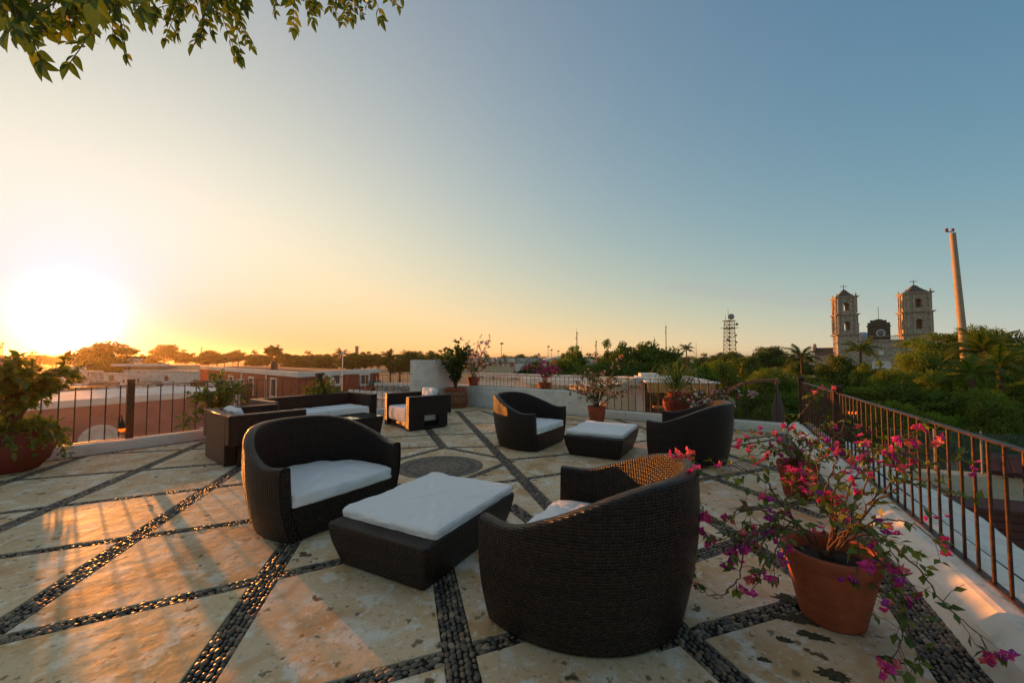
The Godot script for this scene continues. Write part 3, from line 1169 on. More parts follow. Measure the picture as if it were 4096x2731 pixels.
	for k in 3:
		var rb := B.new()
		var pp := []
		for j in 17:
			pp.append(Vector3(cos(TAU * j / 16) * 0.485, 0.25 + 0.25 * k, sin(TAU * j / 16) * 0.485))
		rb.tube(pp, 0.02, 4, false)
		part("rib", rb, M.tank, tk)
	# white security mast with camera in front of the red wing
	var mp := dep(1367, 1570, 26)
	var ms := thing("camera_mast", "slim white mast with security camera before the red wing", "mast", Vector3(mp.x, GY, mp.z))
	var mb := B.new()
	mb.tube([Vector3.ZERO, Vector3(0, 8.3, 0)], 0.035, 6)
	part("pole", mb, M.whitefar, ms)
	var mb2 := B.new()
	mb2.box(Vector3(0.02, 8.35, 0.05), Vector3(0.16, 0.2, 0.14), 0.02)
	part("junction_box", mb2, M.whitefar, ms)
	var mb3 := B.new()
	mb3.lathe([Vector2(0, -0.1), Vector2(0.08, -0.07), Vector2(0.1, 0), Vector2(0.08, 0.07), Vector2(0, 0.1)], 10, Vector3(0.16, 5.5, 0.1))
	part("camera_dome", mb3, M.whitefar, ms)
	# low white terrace roofs in front of the red wing and the pillar
	simple_low("low_roof", "white low roof at the foot of the red wing", 1400, 1636, 1592, 30.0, 27.0, M.whitefar)
	simple_low("low_roof", "mossy stone yard wall behind the railing's far end", 1500, 1900, 1545, 48.0, 44.0, M.old)
	# round chimney far off
	var cp := dep(1426, 1440, 170)
	var ch := thing("round_chimney", "lone stubby grey chimney above the far trees", "chimney", Vector3(cp.x, GY, cp.z))
	var cm := B.new()
	cm.lathe([Vector2(0, 0), Vector2(0.85, 0), Vector2(0.75, 6.0), Vector2(0.7, 12.6), Vector2(0.78, 12.7), Vector2(0.78, 13.1), Vector2(0, 13.1)], 14)
	part("shaft", cm, M.stone, ch)
	# ---- white block behind the back wall
	var wa := dep(1915, 1500, 21.0)
	var wb := dep(2352, 1500, 17.0)
	var wr := simple_house("white_block", "white box shaped roof room behind the short railing", wa, wb, 5.0, GY, 0.45, M.white)
	var wt: Node3D = wr[0]
	var wf: Face = wr[1]
	part("eave", slabb(wf, wf.l - 3.2, wf.l + 0.55, 0.3, 0.59, 0.102, 0.5, 0.02), M.white, wt)
	rebase(wt, Vector3(wa.x, GY, wa.z))
	var oa := dep(1903, 1470, 26)
	var orr := simple_house("old_roof_hut", "stained concrete hut with slab roof behind the white block", oa, dep(2052, 1480, 25), 5.0, GY, 1.05, M.cream)
	part("slab_edge", slabb(orr[1], -0.4, orr[1].l + 0.3, 1.2, 1.5, -5.2, 0.5, 0.04), M.old, orr[0])
	rebase(orr[0], Vector3(oa.x, GY, oa.z))
	for q in [["pale_hall", "pale blue hall with shallow gable roof behind roof trees", 2062, 2140, 60.0, 1452, M.whitefar], ["pale_hall", "long whitish warehouse half hidden behind leafy shrubs", 2150, 2400, 64.0, 1446, M.whitefar], ["pale_hall", "small white gabled house deep among the trees", 2090, 2150, 90.0, 1446, M.whitefar]]:
		var a := dep(q[2], 1450, q[4])
		var hh: float = EYE - (q[5] - 1432.0) * q[4] / F
		var r := simple_house(q[0], q[1], a, dep(q[3], 1450, q[4]), 8.0, GY, hh, q[6], "pale halls among trees")
		var gm := B.new()
		var ff: Face = r[1]
		gm.X = Transform3D(ff.bs, ff.a)
		var top := hh + ff.l * 0.1 + 0.15
		gm.tri(Vector3(0, hh + 0.15, 0.05), Vector3(ff.l, hh + 0.15, 0.05), Vector3(ff.l * 0.5, top, 0.05))
		gm.quad(Vector3(0, hh + 0.15, 0.05), Vector3(ff.l * 0.5, top, 0.05), Vector3(ff.l * 0.5, top, -8), Vector3(0, hh + 0.15, -8))
		gm.quad(Vector3(ff.l * 0.5, top, 0.05), Vector3(ff.l, hh + 0.15, 0.05), Vector3(ff.l, hh + 0.15, -8), Vector3(ff.l * 0.5, top, -8))
		part("gable", gm, M.whitefar, r[0])
		rebase(r[0], Vector3(a.x, GY, a.z))
	# ---- cream stair house and timber canopy next to the back kerb
	var ca2 := dep(2405, 1600, 12.0)
	var cb2 := dep(2575, 1600, 13.0)
	var cf := face(ca2, cb2)
	var ct := thing("cream_stair_house", "cream rendered stair house with white door frame beyond the kerb", "building")
	var sw := B.new()
	sw.X = Transform3D(cf.bs, cf.a)
	var yl := 0.62
	var yr := 0.86
	var poly := [Vector3(0, GY, 0), Vector3(cf.l * 0.78, GY, 0), Vector3(cf.l * 0.78, yr, 0), Vector3(cf.l * 0.4, yl + 0.08, 0), Vector3(0, yl, 0)]
	sw.quad(poly[0], poly[1], poly[2], poly[3])
	sw.tri(poly[0], poly[3], poly[4])
	var dd := Vector3(0, 0, -1.5)
	sw.quad(poly[4], poly[3], poly[3] + dd, poly[4] + dd)
	sw.quad(poly[3], poly[2], poly[2] + dd, poly[3] + dd)
	sw.quad(poly[0], poly[4], poly[4] + dd, poly[0] + dd)
	sw.quad(poly[1] + dd, poly[2] + dd, poly[2], poly[1])
	part("wall", sw, M.cream, ct)
	part("door_jamb", slabb(cf, cf.l * 0.78 + 0.003, cf.l, GY, yr + 0.02, -0.9, 0.06, 0.01), M.white, ct)
	part("door_leaf", slabb(cf, cf.l + 0.003, cf.l + 0.05, GY, yr - 0.1, -0.7, 0.02, 0.006), M.whitefar, ct)
	var hd := B.new()
	hd.X = Transform3D(cf.bs, cf.a)
	hd.tube([Vector3(cf.l + 0.05, 0.0, 0.0), Vector3(cf.l + 0.13, 0.0, 0.02), Vector3(cf.l + 0.13, -0.02, -0.08)], 0.014, 6)
	part("door_handle", hd, M.black, ct)
	rebase(ct, Vector3(cf.a.x, GY, cf.a.z))
	var cn := thing("timber_canopy", "white topped canopy with warm timber fascia over a dark bar", "canopy")
	var na := dep(2590, 1560, 11.6)
	var nb := dep(2862, 1560, 11.2)
	var nf := face(na, nb)
	part("roof_sheet", slabb(nf, -0.05, nf.l + 0.12, 0.785, 0.82, -4.2, 0.08, 0.008), M.white, cn)
	part("roof_upstand", slabb(nf, 0.1, nf.l * 0.4, 0.823, 0.93, -4.1, -3.0, 0.01), M.white, cn)
	for k in 2:
		part("fascia_board", slabb(nf, 0, nf.l, 0.51 + 0.138 * k, 0.644 + 0.138 * k, 0, 0.04, 0.006), M.woodwarm, cn)
		part("side_board", slabb(nf, nf.l - 0.04, nf.l, 0.51 + 0.138 * k, 0.644 + 0.138 * k, -4.1, -0.003, 0.006), M.woodwarm, cn)
	part("back_wall", slabb(nf, 0, nf.l * 0.6, GY, 0.78, -4.1, -4.0), M.dark, cn)
	part("shelf", slabb(nf, 0.35, 1.1, -0.12, -0.08, -1.9, -1.4), M.woodwarm, cn)
	part("shelf", slabb(nf, 0.35, 1.1, -0.42, -0.38, -1.9, -1.4), M.woodwarm, cn)
	part("post", slabb(nf, nf.l * 0.55, nf.l * 0.55 + 0.12, GY, 0.5, -0.2, -0.08), M.wood, cn)
	rebase(cn, Vector3(nf.a.x, GY, nf.a.z))

func simple_low(called: String, label: String, x0: float, x1: float, py: float, z0: float, z1: float, m: Material) -> void:
	var a := dep(x0, py, z0)
	var b := dep(x1, py, z1)
	var y := (a.y + b.y) * 0.5
	var r := simple_house(called, label, a, b, 7.0, GY, y - 0.14, m)
	rebase(r[0], Vector3(a.x, GY, a.z))

# ---------------------------------------------------------------- church
func tower(t: Node3D, c: Vector3, bs: Basis, w: float, levels: Array, side_plant: bool) -> void:
	# levels: heights of the cornices from the bottom, the last is the roof
	var y0 := GY
	for k in levels.size():
		var y1: float = levels[k]
		var ww := w * (1.0 - 0.035 * k)
		if k == 0:
			var m := B.new()
			m.X = Transform3D(bs, c)
			m.box(Vector3(0, (y0 + y1) * 0.5, 0), Vector3(ww, y1 - y0, ww), 0.05)
			part("tower_base", m, M.stone, t)
		else:
			# four walls with an arched opening each
			var op := 0.56
			var ym := y0 + (y1 - y0) * 0.2
			var ys := y0 + (y1 - y0) * 0.55
			for s in 4:
				var m := B.new()
				m.X = Transform3D(bs * Basis(Vector3.UP, PI * 0.5 * s), c)
				var h := ww * 0.5
				var th := 0.7
				for sd in [-1.0, 1.0]:
					m.box(Vector3(sd * (op + (h - th - op) * 0.5), (y0 + y1) * 0.5, h - th * 0.5), Vector3(h - th - op, y1 - y0, th))
				m.box(Vector3(0, (y0 + ym) * 0.5, h - th * 0.5), Vector3(op * 2, ym - y0, th))
				var n := 8
				for q in n:
					var a0 := PI * q / n
					var a1 := PI * (q + 1) / n
					var p0 := Vector2(cos(a0) * op, ys + sin(a0) * op)
					var p1 := Vector2(cos(a1) * op, ys + sin(a1) * op)
					m.quad(Vector3(p0.x, p0.y, h), Vector3(p0.x, y1, h), Vector3(p1.x, y1, h), Vector3(p1.x, p1.y, h))
					m.quad(Vector3(p0.x, p0.y, h), Vector3(p1.x, p1.y, h), Vector3(p1.x, p1.y, h - th), Vector3(p0.x, p0.y, h - th))
				part("belfry_wall", m, M.stone, t)
				var cm := B.new()
				cm.X = m.X
				cm.box(Vector3(h - th * 0.5, (y0 + y1) * 0.5, h - th * 0.5), Vector3(th, y1 - y0 - 0.004, th))
				part("corner_pier", cm, M.stone, t)
				var pl := B.new()
				pl.X = m.X
				for sd in [-1.0, 1.0]:
					for q in [0.42, 0.86]:
						pl.box(Vector3(sd * h * q, (y0 + y1) * 0.5, h + 0.12), Vector3(0.3, y1 - y0 - 0.4, 0.26), 0.02)
				part("pilasters", pl, M.stone, t)
				var sl := B.new()
				sl.X = m.X
				sl.box(Vector3(0, ys + 0.05, h - 0.3), Vector3(op * 2, 0.07, 0.07))
				part("lintel_bar", sl, M.wood, t)
		var co := B.new()
		co.X = Transform3D(bs, c)
		co.box(Vector3(0, y1 - 0.12, 0), Vector3(ww + 0.5, 0.26, ww + 0.5), 0.06)
		co.box(Vector3(0, y1 + 0.08, 0), Vector3(ww + 1.05, 0.22, ww + 1.05), 0.06)
		part("cornice", co, M.stone, t)
		y0 = y1 + 0.18
	var ww := w * 0.9
	var rf := B.new()
	rf.X = Transform3D(bs * Basis(Vector3.UP, PI / 4), c)
	var prof := [Vector2(ww * 0.66, y0), Vector2(ww * 0.6, y0 + 0.25), Vector2(ww * 0.4, y0 + 0.75), Vector2(ww * 0.24, y0 + 1.3), Vector2(ww * 0.13, y0 + 1.75), Vector2(0.0, y0 + 2.0)]
	for k in prof.size() - 1:
		for s in 4:
			var a0 := -PI * 0.5 * s
			var a1 := -PI * 0.5 * (s + 1)
			var p: Vector2 = prof[k]; var q: Vector2 = prof[k + 1]
			rf.quad(Vector3(cos(a0) * p.x, p.y, sin(a0) * p.x), Vector3(cos(a1) * p.x, p.y, sin(a1) * p.x), Vector3(cos(a1) * q.x, q.y, sin(a1) * q.x), Vector3(cos(a0) * q.x, q.y, sin(a0) * q.x))
	part("spire_roof", rf, M.dark, t)
	for s in 4:
		var fn := B.new()
		fn.X = Transform3D(bs, c)
		var cx := (1.0 if s % 2 else -1.0) * w * 0.46
		var cz := (1.0 if s / 2 else -1.0) * w * 0.46
		fn.lathe([Vector2(0, 0), Vector2(0.2, 0), Vector2(0.2, 0.25), Vector2(0.1, 0.32), Vector2(0.16, 0.5), Vector2(0.08, 0.72), Vector2(0, 0.9)], 8, Vector3(cx, y0, cz))
		part("finial", fn, M.stone, t)
	var cr := B.new()
	cr.X = Transform3D(bs, c)
	cr.box(Vector3(0, y0 + 2.5, 0), Vector3(0.12, 1.2, 0.12), 0.02)
	cr.box(Vector3(0.38, y0 + 2.75, 0), Vector3(0.6, 0.12, 0.12), 0.02)
	cr.box(Vector3(-0.38, y0 + 2.75, 0), Vector3(0.6, 0.12, 0.12), 0.02)
	part("cross", cr, M.dark, t)

func build_church() -> void:
	var a := dep(3384, 1400, 98)
	var b := dep(3667, 1400, 92.3)
	var t := thing("twin_tower_church", "old grey stone church with two bell towers above the trees", "church")
	var f := face(a, b)
	var bs := f.bs
	tower(t, f.a, bs, 4.0, [7.1, 12.0, 16.3], true)
	tower(t, f.a + f.d * f.l, bs, 4.5, [7.0, 12.1, 16.4], false)
	var fr := f
	fr.a = f.a + f.o * 1.9
	var x0 := 2.05
	var x1 := f.l - 2.3
	part("facade_wall", slabb(fr, x0, x1, GY, 5.4, -1.2, 0), M.stone, t)
	part("facade_cornice", slabb(fr, x0, x1, 5.403, 5.8, -1.3, 0.3, 0.08), M.stone, t)
	part("string_course", slabb(fr, x0, x1, 3.9, 4.1, 0.003, 0.15), M.stone, t)
	var cx := (x0 + x1) * 0.5 - 0.3
	part("portal_lintel", slabb(fr, cx - 1.9, cx + 1.9, 0.9, 1.2, 0.003, 0.5, 0.05), M.stone, t)
	part("portal_bay", slabb(fr, cx - 1.7, cx + 1.7, GY, 0.897, 0.003, 0.3), M.oldlight, t)
	part("niche_block", slabb(fr, cx - 0.7, cx + 0.7, 2.0, 3.5, 0.003, 0.2, 0.03), M.stone, t)
	part("niche_panel", slabb(fr, cx - 0.42, cx + 0.42, 2.25, 3.2, 0.203, 0.24), M.oldlight, t)
	part("portal_door", slabb(fr, cx - 0.7, cx + 0.7, GY, -0.8, 0.303, 0.36), M.teal, t)
	# balustrade
	part("balustrade_rail", slabb(fr, x0, x1, 6.62, 6.75, -0.3, -0.1), M.stone, t)
	var bal := int((x1 - x0) / 0.35)
	for k in bal:
		var x := x0 + 0.2 + 0.35 * k
		if absf(x - cx) < 2.0:
			continue
		part("baluster", slabb(fr, x - 0.06, x + 0.06, 5.803, 6.617, -0.26, -0.14), M.stone, t)
	# clock gable
	var ck := part("clock_gable", slabb(fr, cx - 2.0, cx + 2.0, 5.803, 8.9, -1.1, -0.32, 0.05), M.dark, t)
	part("gable_cornice", slabb(fr, cx - 2.15, cx + 2.15, 8.903, 9.2, -1.2, -0.2, 0.05), M.dark, t)
	var gm := B.new()
	gm.X = Transform3D(fr.bs, fr.a)
	var gp := [Vector2(-2.0, 9.2), Vector2(-2.0, 9.9), Vector2(-1.5, 9.9), Vector2(-1.5, 10.5), Vector2(-0.9, 10.45), Vector2(-0.5, 10.65), Vector2(0, 10.75), Vector2(0.5, 10.65), Vector2(0.9, 10.45), Vector2(1.4, 10.5), Vector2(1.4, 9.9), Vector2(2.0, 9.9), Vector2(2.0, 9.2)]
	for k in gp.size() - 1:
		var p: Vector2 = gp[k]; var q: Vector2 = gp[k + 1]
		if absf(p.x - q.x) > 0.01:
			gm.quad(Vector3(cx + p.x, 9.203, -0.4), Vector3(cx + q.x, 9.203, -0.4), Vector3(cx + q.x, q.y, -0.4), Vector3(cx + p.x, p.y, -0.4))
			gm.quad(Vector3(cx + q.x, 9.203, -0.9), Vector3(cx + p.x, 9.203, -0.9), Vector3(cx + p.x, p.y, -0.9), Vector3(cx + q.x, q.y, -0.9))
		gm.quad(Vector3(cx + p.x, p.y, -0.4), Vector3(cx + q.x, q.y, -0.4), Vector3(cx + q.x, q.y, -0.9), Vector3(cx + p.x, p.y, -0.9))
	part("gable_crest", gm, M.dark, t)
	var dial := B.new()
	dial.X = Transform3D(fr.bs * Basis(Vector3.RIGHT, PI / 2), fr.a + fr.d * (cx + 0.2) + Vector3(0, 7.4, 0) + fr.o * -0.3)
	dial.lathe([Vector2(0, -0.02), Vector2(0.62, -0.02), Vector2(0.62, 0.05), Vector2(0, 0.05)], 20)
	part("clock_dial", dial, M.pane, ck)
	var ring := B.new()
	var rp := []
	for k in 21:
		rp.append(fr.a + fr.d * (cx + 0.2 + 0.75 * cos(TAU * k / 20)) + Vector3(0, 7.4 + 0.75 * sin(TAU * k / 20), 0) + fr.o * -0.27)
	ring.tube(rp, 0.12, 6, false)
	part("clock_rim", ring, M.oldlight, ck)
	var ml := B.new()
	ml.tube([fr.a + fr.d * cx + Vector3(0, 10.7, 0) - fr.o * 0.6, fr.a + fr.d * cx + Vector3(0, 13.6, 0) - fr.o * 0.6], 0.05, 5)
	part("lightning_rod", ml, M.dark, t)
	# nave and dome behind
	part("nave", slabb(fr, x0 - 1.0, x1 + 1.0, GY, 4.6, -30, -1.203), M.stone, t)
	var dc := dep(3452, 1400, 112)
	var dm := B.new()
	var pr := []
	for k in 9:
		var an := PI * 0.5 * k / 8.0
		pr.append(Vector2(cos(an) * 3.6, 5.6 + sin(an) * 3.2))
	dm.lathe(pr, 24, Vector3(dc.x, 0, dc.z))
	part("dome", dm, mat(Color("7f93a0"), 0.6), t)
	var lan := B.new()
	lan.lathe([Vector2(0.9, 4.6), Vector2(0.9, 10.4), Vector2(1.05, 10.6), Vector2(0.9, 10.9), Vector2(0.5, 11.6), Vector2(0, 11.9)], 10, dep(3424, 1400, 108) * Vector3(1, 0, 1))
	part("turret", lan, M.stone, t)
	# side chapel on the left
	var ca := dep(3250, 1430, 104)
	var cf := face(ca, dep(3336, 1430, 101))
	part("chapel_wall", slabb(cf, 0, cf.l, GY, 2.2, -6, 0), M.stone, t)
	part("chapel_buttress", slabb(cf, 0.1, 0.6, GY, 3.0, 0.003, 0.6, 0.05), M.oldlight, t)
	var crf := B.new()
	crf.X = Transform3D(cf.bs, cf.a)
	crf.quad(Vector3(0.6, 2.203, 0.1), Vector3(cf.l, 2.203, 0.1), Vector3(cf.l, 4.2, -3), Vector3(0.6, 4.2, -3))
	crf.quad(Vector3(cf.l, 2.203, -6), Vector3(0.6, 2.203, -6), Vector3(0.6, 4.2, -3), Vector3(cf.l, 4.2, -3))
	part("chapel_roof", crf, M.dark, t)
	var cg := B.new()
	cg.X = Transform3D(cf.bs, cf.a)
	cg.box(Vector3(0.3, 3.4, -3), Vector3(0.5, 2.4, 4.4), 0.1)
	cg.box(Vector3(0.3, 4.9, -3), Vector3(0.6, 0.7, 1.2), 0.1)
	part("chapel_gable", cg, M.stone, t)
	rebase(t, Vector3(a.x, GY, a.z))

# ---------------------------------------------------------------- masts, poles
func mast(label: String, px: float, ytop: float, z: float, w: float, lattice: bool, group: String) -> void:
	var p := dep(px, 1432, z)
	var top := dep(px, ytop, z).y - GY
	var t := thing("antenna_mast", label, "antenna", Vector3(p.x, GY, p.z), 0.0, group)
	if not lattice:
		var m := B.new()
		m.tube([Vector3.ZERO, Vector3(0, top * 0.6, 0), Vector3(0, top, 0)], [w, w * 0.8, w * 0.4], 5)
		part("pole", m, M.dark, t)
		if int(px) % 2 == 1:
			var h := B.new()
			h.box(Vector3(0.1, top, 0), Vector3(w * 6, w * 3, w * 3), 0.02)
			part("lamp_head", h, M.dark, t)
		return
	for k in 3:
		var m := B.new()
		var o := Vector3(cos(TAU * k / 3), 0, sin(TAU * k / 3)) * w
		m.tube([o, o * 0.5 + Vector3(0, top * 0.92, 0)], w * 0.16, 4)
		part("leg", m, M.dark, t)
	var br := B.new()
	var n := 24
	for k in n:
		for s in 3:
			var y0 := top * 0.92 * k / n
			var y1 := top * 0.92 * (k + 1) / n
			var s0 := 1.0 - 0.5 * k / n
			var s1 := 1.0 - 0.5 * (k + 1) / n
			br.tube([Vector3(cos(TAU * s / 3) * w * s0, y0, sin(TAU * s / 3) * w * s0), Vector3(cos(TAU * (s + 1) / 3) * w * s1, y1, sin(TAU * (s + 1) / 3) * w * s1)], w * 0.08, 3, false)
	part("bracing", br, M.dark, t)
	var tip := B.new()
	tip.tube([Vector3(0, top * 0.9, 0), Vector3(0, top, 0)], w * 0.14, 4)
	part("tip", tip, M.dark, t)
	for k in 2:
		var h := B.new()
		h.box(Vector3(w * (0.8 - 1.6 * k), top * (0.9 - 0.1 * k), 0), Vector3(w, w * 1.2, w * 0.6), 0.02)
		part("antenna_panel", h, M.dark, t)

func build_masts() -> void:
	var g := "antenna masts on the skyline"
	mast("thin lattice antenna mast above the roof block shrubs", 2308, 1312, 150.0, 0.35, true, g)
	mast("dark lattice antenna mast left of the tall dark tree", 2385, 1352, 180.0, 0.4, true, g)
	mast("faint antenna mast behind the spiky potted palm", 2666, 1288, 200.0, 0.35, true, g)
	mast("hair thin whip mast near the small far palm", 2786, 1366, 200.0, 0.14, false, g)
	mast("floodlight pole above the old roof hut", 2005, 1374, 70.0, 0.09, false, "floodlight poles")
	mast("taller floodlight pole left of the lattice mast", 2193, 1386, 120.0, 0.12, false, "floodlight poles")
	mast("middle floodlight pole of the close trio", 2205, 1400, 120.0, 0.11, false, "floodlight poles")
	mast("short floodlight pole right of the trio", 2233, 1404, 125.0, 0.11, false, "floodlight poles")
	mast("thin whip mast between two lattice masts", 2326, 1388, 150.0, 0.1, false, g)
	mast("lattice mast peeping over the tall dark tree", 2619, 1345, 170.0, 0.4, true, g)
	mast("far lattice mast at left edge of sky under the sun", 3, 1358, 160.0, 0.6, true, g)
	mast("tiny lattice mast over the trees left of the red building", 803, 1379, 190.0, 0.4, true, g)
	# big telecom tower
	var z := 115.0
	var p := dep(2921, 1432, z)
	var top := dep(2921, 1283, z).y - GY
	var t := thing("telecom_tower", "steel lattice telecom tower with dishes and two platforms", "tower", Vector3(p.x, GY, p.z), 0.3)
	var w := 1.05
	for k in 4:
		var m := B.new()
		var sx := -1.0 if k % 2 else 1.0
		var sz := -1.0 if k / 2 else 1.0
		m.tube([Vector3(sx * w * 1.3, 0, sz * w * 1.3), Vector3(sx * w * 0.85, top, sz * w * 0.85)], 0.1, 5)
		part("leg", m, M.dark, t)
	var br := B.new()
	var n := 16
	for k in n:
		var y0 := top * k / n
		var y1 := top * (k + 1) / n
		var s0 := w * lerpf(1.3, 0.85, float(k) / n)
		var s1 := w * lerpf(1.3, 0.85, float(k + 1) / n)
		for s in 4:
			var a: Vector2 = [Vector2(-1, -1), Vector2(1, -1), Vector2(1, 1), Vector2(-1, 1)][s]
			var b: Vector2 = [Vector2(-1, -1), Vector2(1, -1), Vector2(1, 1), Vector2(-1, 1)][(s + 1) % 4]
			br.tube([Vector3(a.x * s0, y0, a.y * s0), Vector3(b.x * s1, y1, b.y * s1)], 0.04, 3, false)
			br.tube([Vector3(b.x * s0, y0, b.y * s0), Vector3(a.x * s1, y1, a.y * s1)], 0.05, 3, false)
			br.tube([Vector3(a.x * s1, y1, a.y * s1), Vector3(b.x * s1, y1, b.y * s1)], 0.06, 3, false)
	part("bracing", br, M.dark, t)
	for k in 2:
		var m := B.new()
		m.box(Vector3(0, top - 2.1 * k, 0), Vector3(2.7 + 0.6 * k, 0.12, 2.7 + 0.6 * k), 0.02)
		part("platform", m, M.dark, t)
	for q in [[0.7, 1.2, 0.0, 0.85], [1.9, -1.0, 0.8, 0.4], [-1.6, -5.6, 0.9, 0.4], [1.5, -6.2, 0.9, 0.3], [1.4, -4.2, 0.9, 0.3]]:
		var m := B.new()
		m.X = Transform3D(Basis(Vector3.UP, -0.5) * Basis(Vector3.RIGHT, PI / 2), Vector3(q[0], top + q[1], q[2]))
		m.lathe([Vector2(0, -0.25 * q[3]), Vector2(q[3] * 0.6, -0.18 * q[3]), Vector2(q[3], 0.1 * q[3]), Vector2(q[3], 0.3 * q[3]), Vector2(0, 0.3 * q[3])], 16)
		part("dish", m, M.steel, t)
	for q in [[-1.3, 1.6], [-0.3, 3.4]]:
		var m := B.new()
		m.tube([Vector3(q[0], top, 0), Vector3(q[0], top + q[1], 0)], 0.06, 4)
		part("whip", m, M.dark, t)
	# thick grey pole on the right
	var pz := 30.0
	var b := dep(3872, 1560, pz)
	var tp := dep(3812, 932, pz)
	var pt := thing("steel_pole", "tall tapered pale steel pole rising out of the palms", "pole", Vector3(b.x + 0.35, GY, b.z))
	var m := B.new()
	var base := Vector3(0, 0, 0)
	var tip := tp - pt.position
	var pts := []
	var rad := []
	for k in 13:
		var s := k / 12.0
		pts.append(base.lerp(tip, s))
		rad.append(lerpf(0.31, 0.18, s))
	m.tube(pts, rad, 20)
	part("shaft", m, mat(Color("b0a390"), 0.6, {"tex": TX.plaster, "tri": 0.5}), pt)
	for s in [0.62, 0.35]:
		var jr := B.new()
		var c := base.lerp(tip, s)
		var dir := (tip - base).normalized()
		jr.tube([c - dir * 0.04, c + dir * 0.04], lerpf(0.31, 0.18, s) + 0.01, 20)
		part("joint_ring", jr, M.steel, pt)
	var lm := B.new()
	lm.box(tip + Vector3(-0.3, 0.1, 0), Vector3(0.5, 0.05, 0.06))
	lm.lathe([Vector2(0, 0), Vector2(0.09, 0), Vector2(0.1, 0.2), Vector2(0, 0.24)], 8, tip + Vector3(-0.45, 0.13, 0))
	lm.lathe([Vector2(0, 0), Vector2(0.09, 0), Vector2(0.1, 0.2), Vector2(0, 0.24)], 8, tip + Vector3(0.02, 0.13, 0))
	part("beacon", lm, mat(Color("7a3a30"), 0.5), pt)

# ---------------------------------------------------------------- trees
func crown_mesh(sd: int, clumps: int, per: int, leaf: float, style: int) -> ArrayMesh:
	var rg := RandomNumberGenerator.new()
	rg.seed = sd
	var b := B.new()
	for c in clumps:
		var d := Vector3(rg.randfn(), rg.randfn(), rg.randfn()).normalized()
		var rr := pow(rg.randf_range(0.12, 1.0), 0.45) * rg.randf_range(0.78, 1.06)
		var ctr := d * rr
		ctr.y = ctr.y * 0.8
		if ctr.y < -0.45:
			ctr.y *= 0.5
		var cr := rg.randf_range(0.2, 0.36)
		var sq := 0.75
		if style == 1:
			ctr.y = ctr.y * 0.75 + 0.1 * sin(ctr.x * 7.0)
			cr = rg.randf_range(0.2, 0.4)
			sq = 0.36
		elif style == 2:
			cr = rg.randf_range(0.16, 0.3)
			ctr = Vector3(ctr.x * (1.0 - 0.35 * maxf(ctr.y, 0)), ctr.y * 1.15, ctr.z)
		var tone := rg.randf_range(0.7, 1.35)
		var warm := rg.randf_range(0.85, 1.25)
		for k in per:
			var o := Vector3(rg.randfn(), rg.randfn(), rg.randfn())
			o = o.normalized() * pow(rg.randf(), 0.4) * cr
			o.y *= sq
			var p := ctr + o
			var n := (o.normalized() * 0.7 + Vector3(rg.randfn(), rg.randfn() + 0.5, rg.randfn()) * 0.6).normalized()
			var t := n.cross(Vector3(rg.randfn(), rg.randfn(), rg.randfn())).normalized()
			var s := n.cross(t)
			var l := leaf * rg.randf_range(0.6, 1.3)
			var tt := tone * rg.randf_range(0.8, 1.2)
			b.col = Color(0.172 * tt * warm, 0.225 * tt, 0.034 * tt)
			var i := b.vert(p - t * l, n, Vector2.ZERO)
			b.vert(p + s * l * 0.5, n, Vector2.ZERO)
			b.vert(p + t * l, n, Vector2.ZERO)
			b.vert(p - s * l * 0.5, n, Vector2.ZERO)
			b.I.append_array(PackedInt32Array([i, i + 1, i + 2, i, i + 2, i + 3]))
	return b.done()

var CROWN := {}

func tree(label: String, px: float, ytop: float, wpx: float, z: float, kind: String, tint: Material, group := "", hgt := 0.0) -> void:
	var c := dep(px, ytop, z)
	var slant := sqrt(1.0 + pow((px - CX) / F, 2))
	var r := wpx * z / F * 0.5 / pow(slant, 0.7)
	var h := hgt if hgt > 0.0 else clampf(r * 1.5, 2.5, 8.0)
	var base := Vector3(c.x, GY, c.z)
	var t := thing("leafy_tree", label, "tree", base, px * 1.7 + z, group)
	var cy := c.y - GY - h * 0.46
	var rg := RandomNumberGenerator.new()
	rg.seed = int(px * 13 + z)
	var m := B.new()
	var lean := Vector3(rg.randf_range(-0.3, 0.3), 0, rg.randf_range(-0.3, 0.3))
	m.tube([Vector3.ZERO, Vector3(0, cy * 0.4, 0) + lean * 0.4, Vector3(0, cy, 0) + lean], [0.22 + r * 0.03, 0.17 + r * 0.02, 0.06], 6)
	for k in 5:
		var a := TAU * k / 5 + rg.randf()
		var s := Vector3(0, cy * rg.randf_range(0.6, 0.85), 0) + lean * 0.8
		m.tube([s, s + Vector3(cos(a) * r * 0.4, h * 0.14, sin(a) * r * 0.4), s + Vector3(cos(a) * r * 0.75, h * 0.32, sin(a) * r * 0.75)], [0.1, 0.07, 0.03], 5)
	part("trunk", m, M.bark, t)
	part("crown", CROWN[kind], tint, t, Transform3D(Basis.from_scale(Vector3(r, h * 0.55, r)), Vector3(0, cy, 0)))

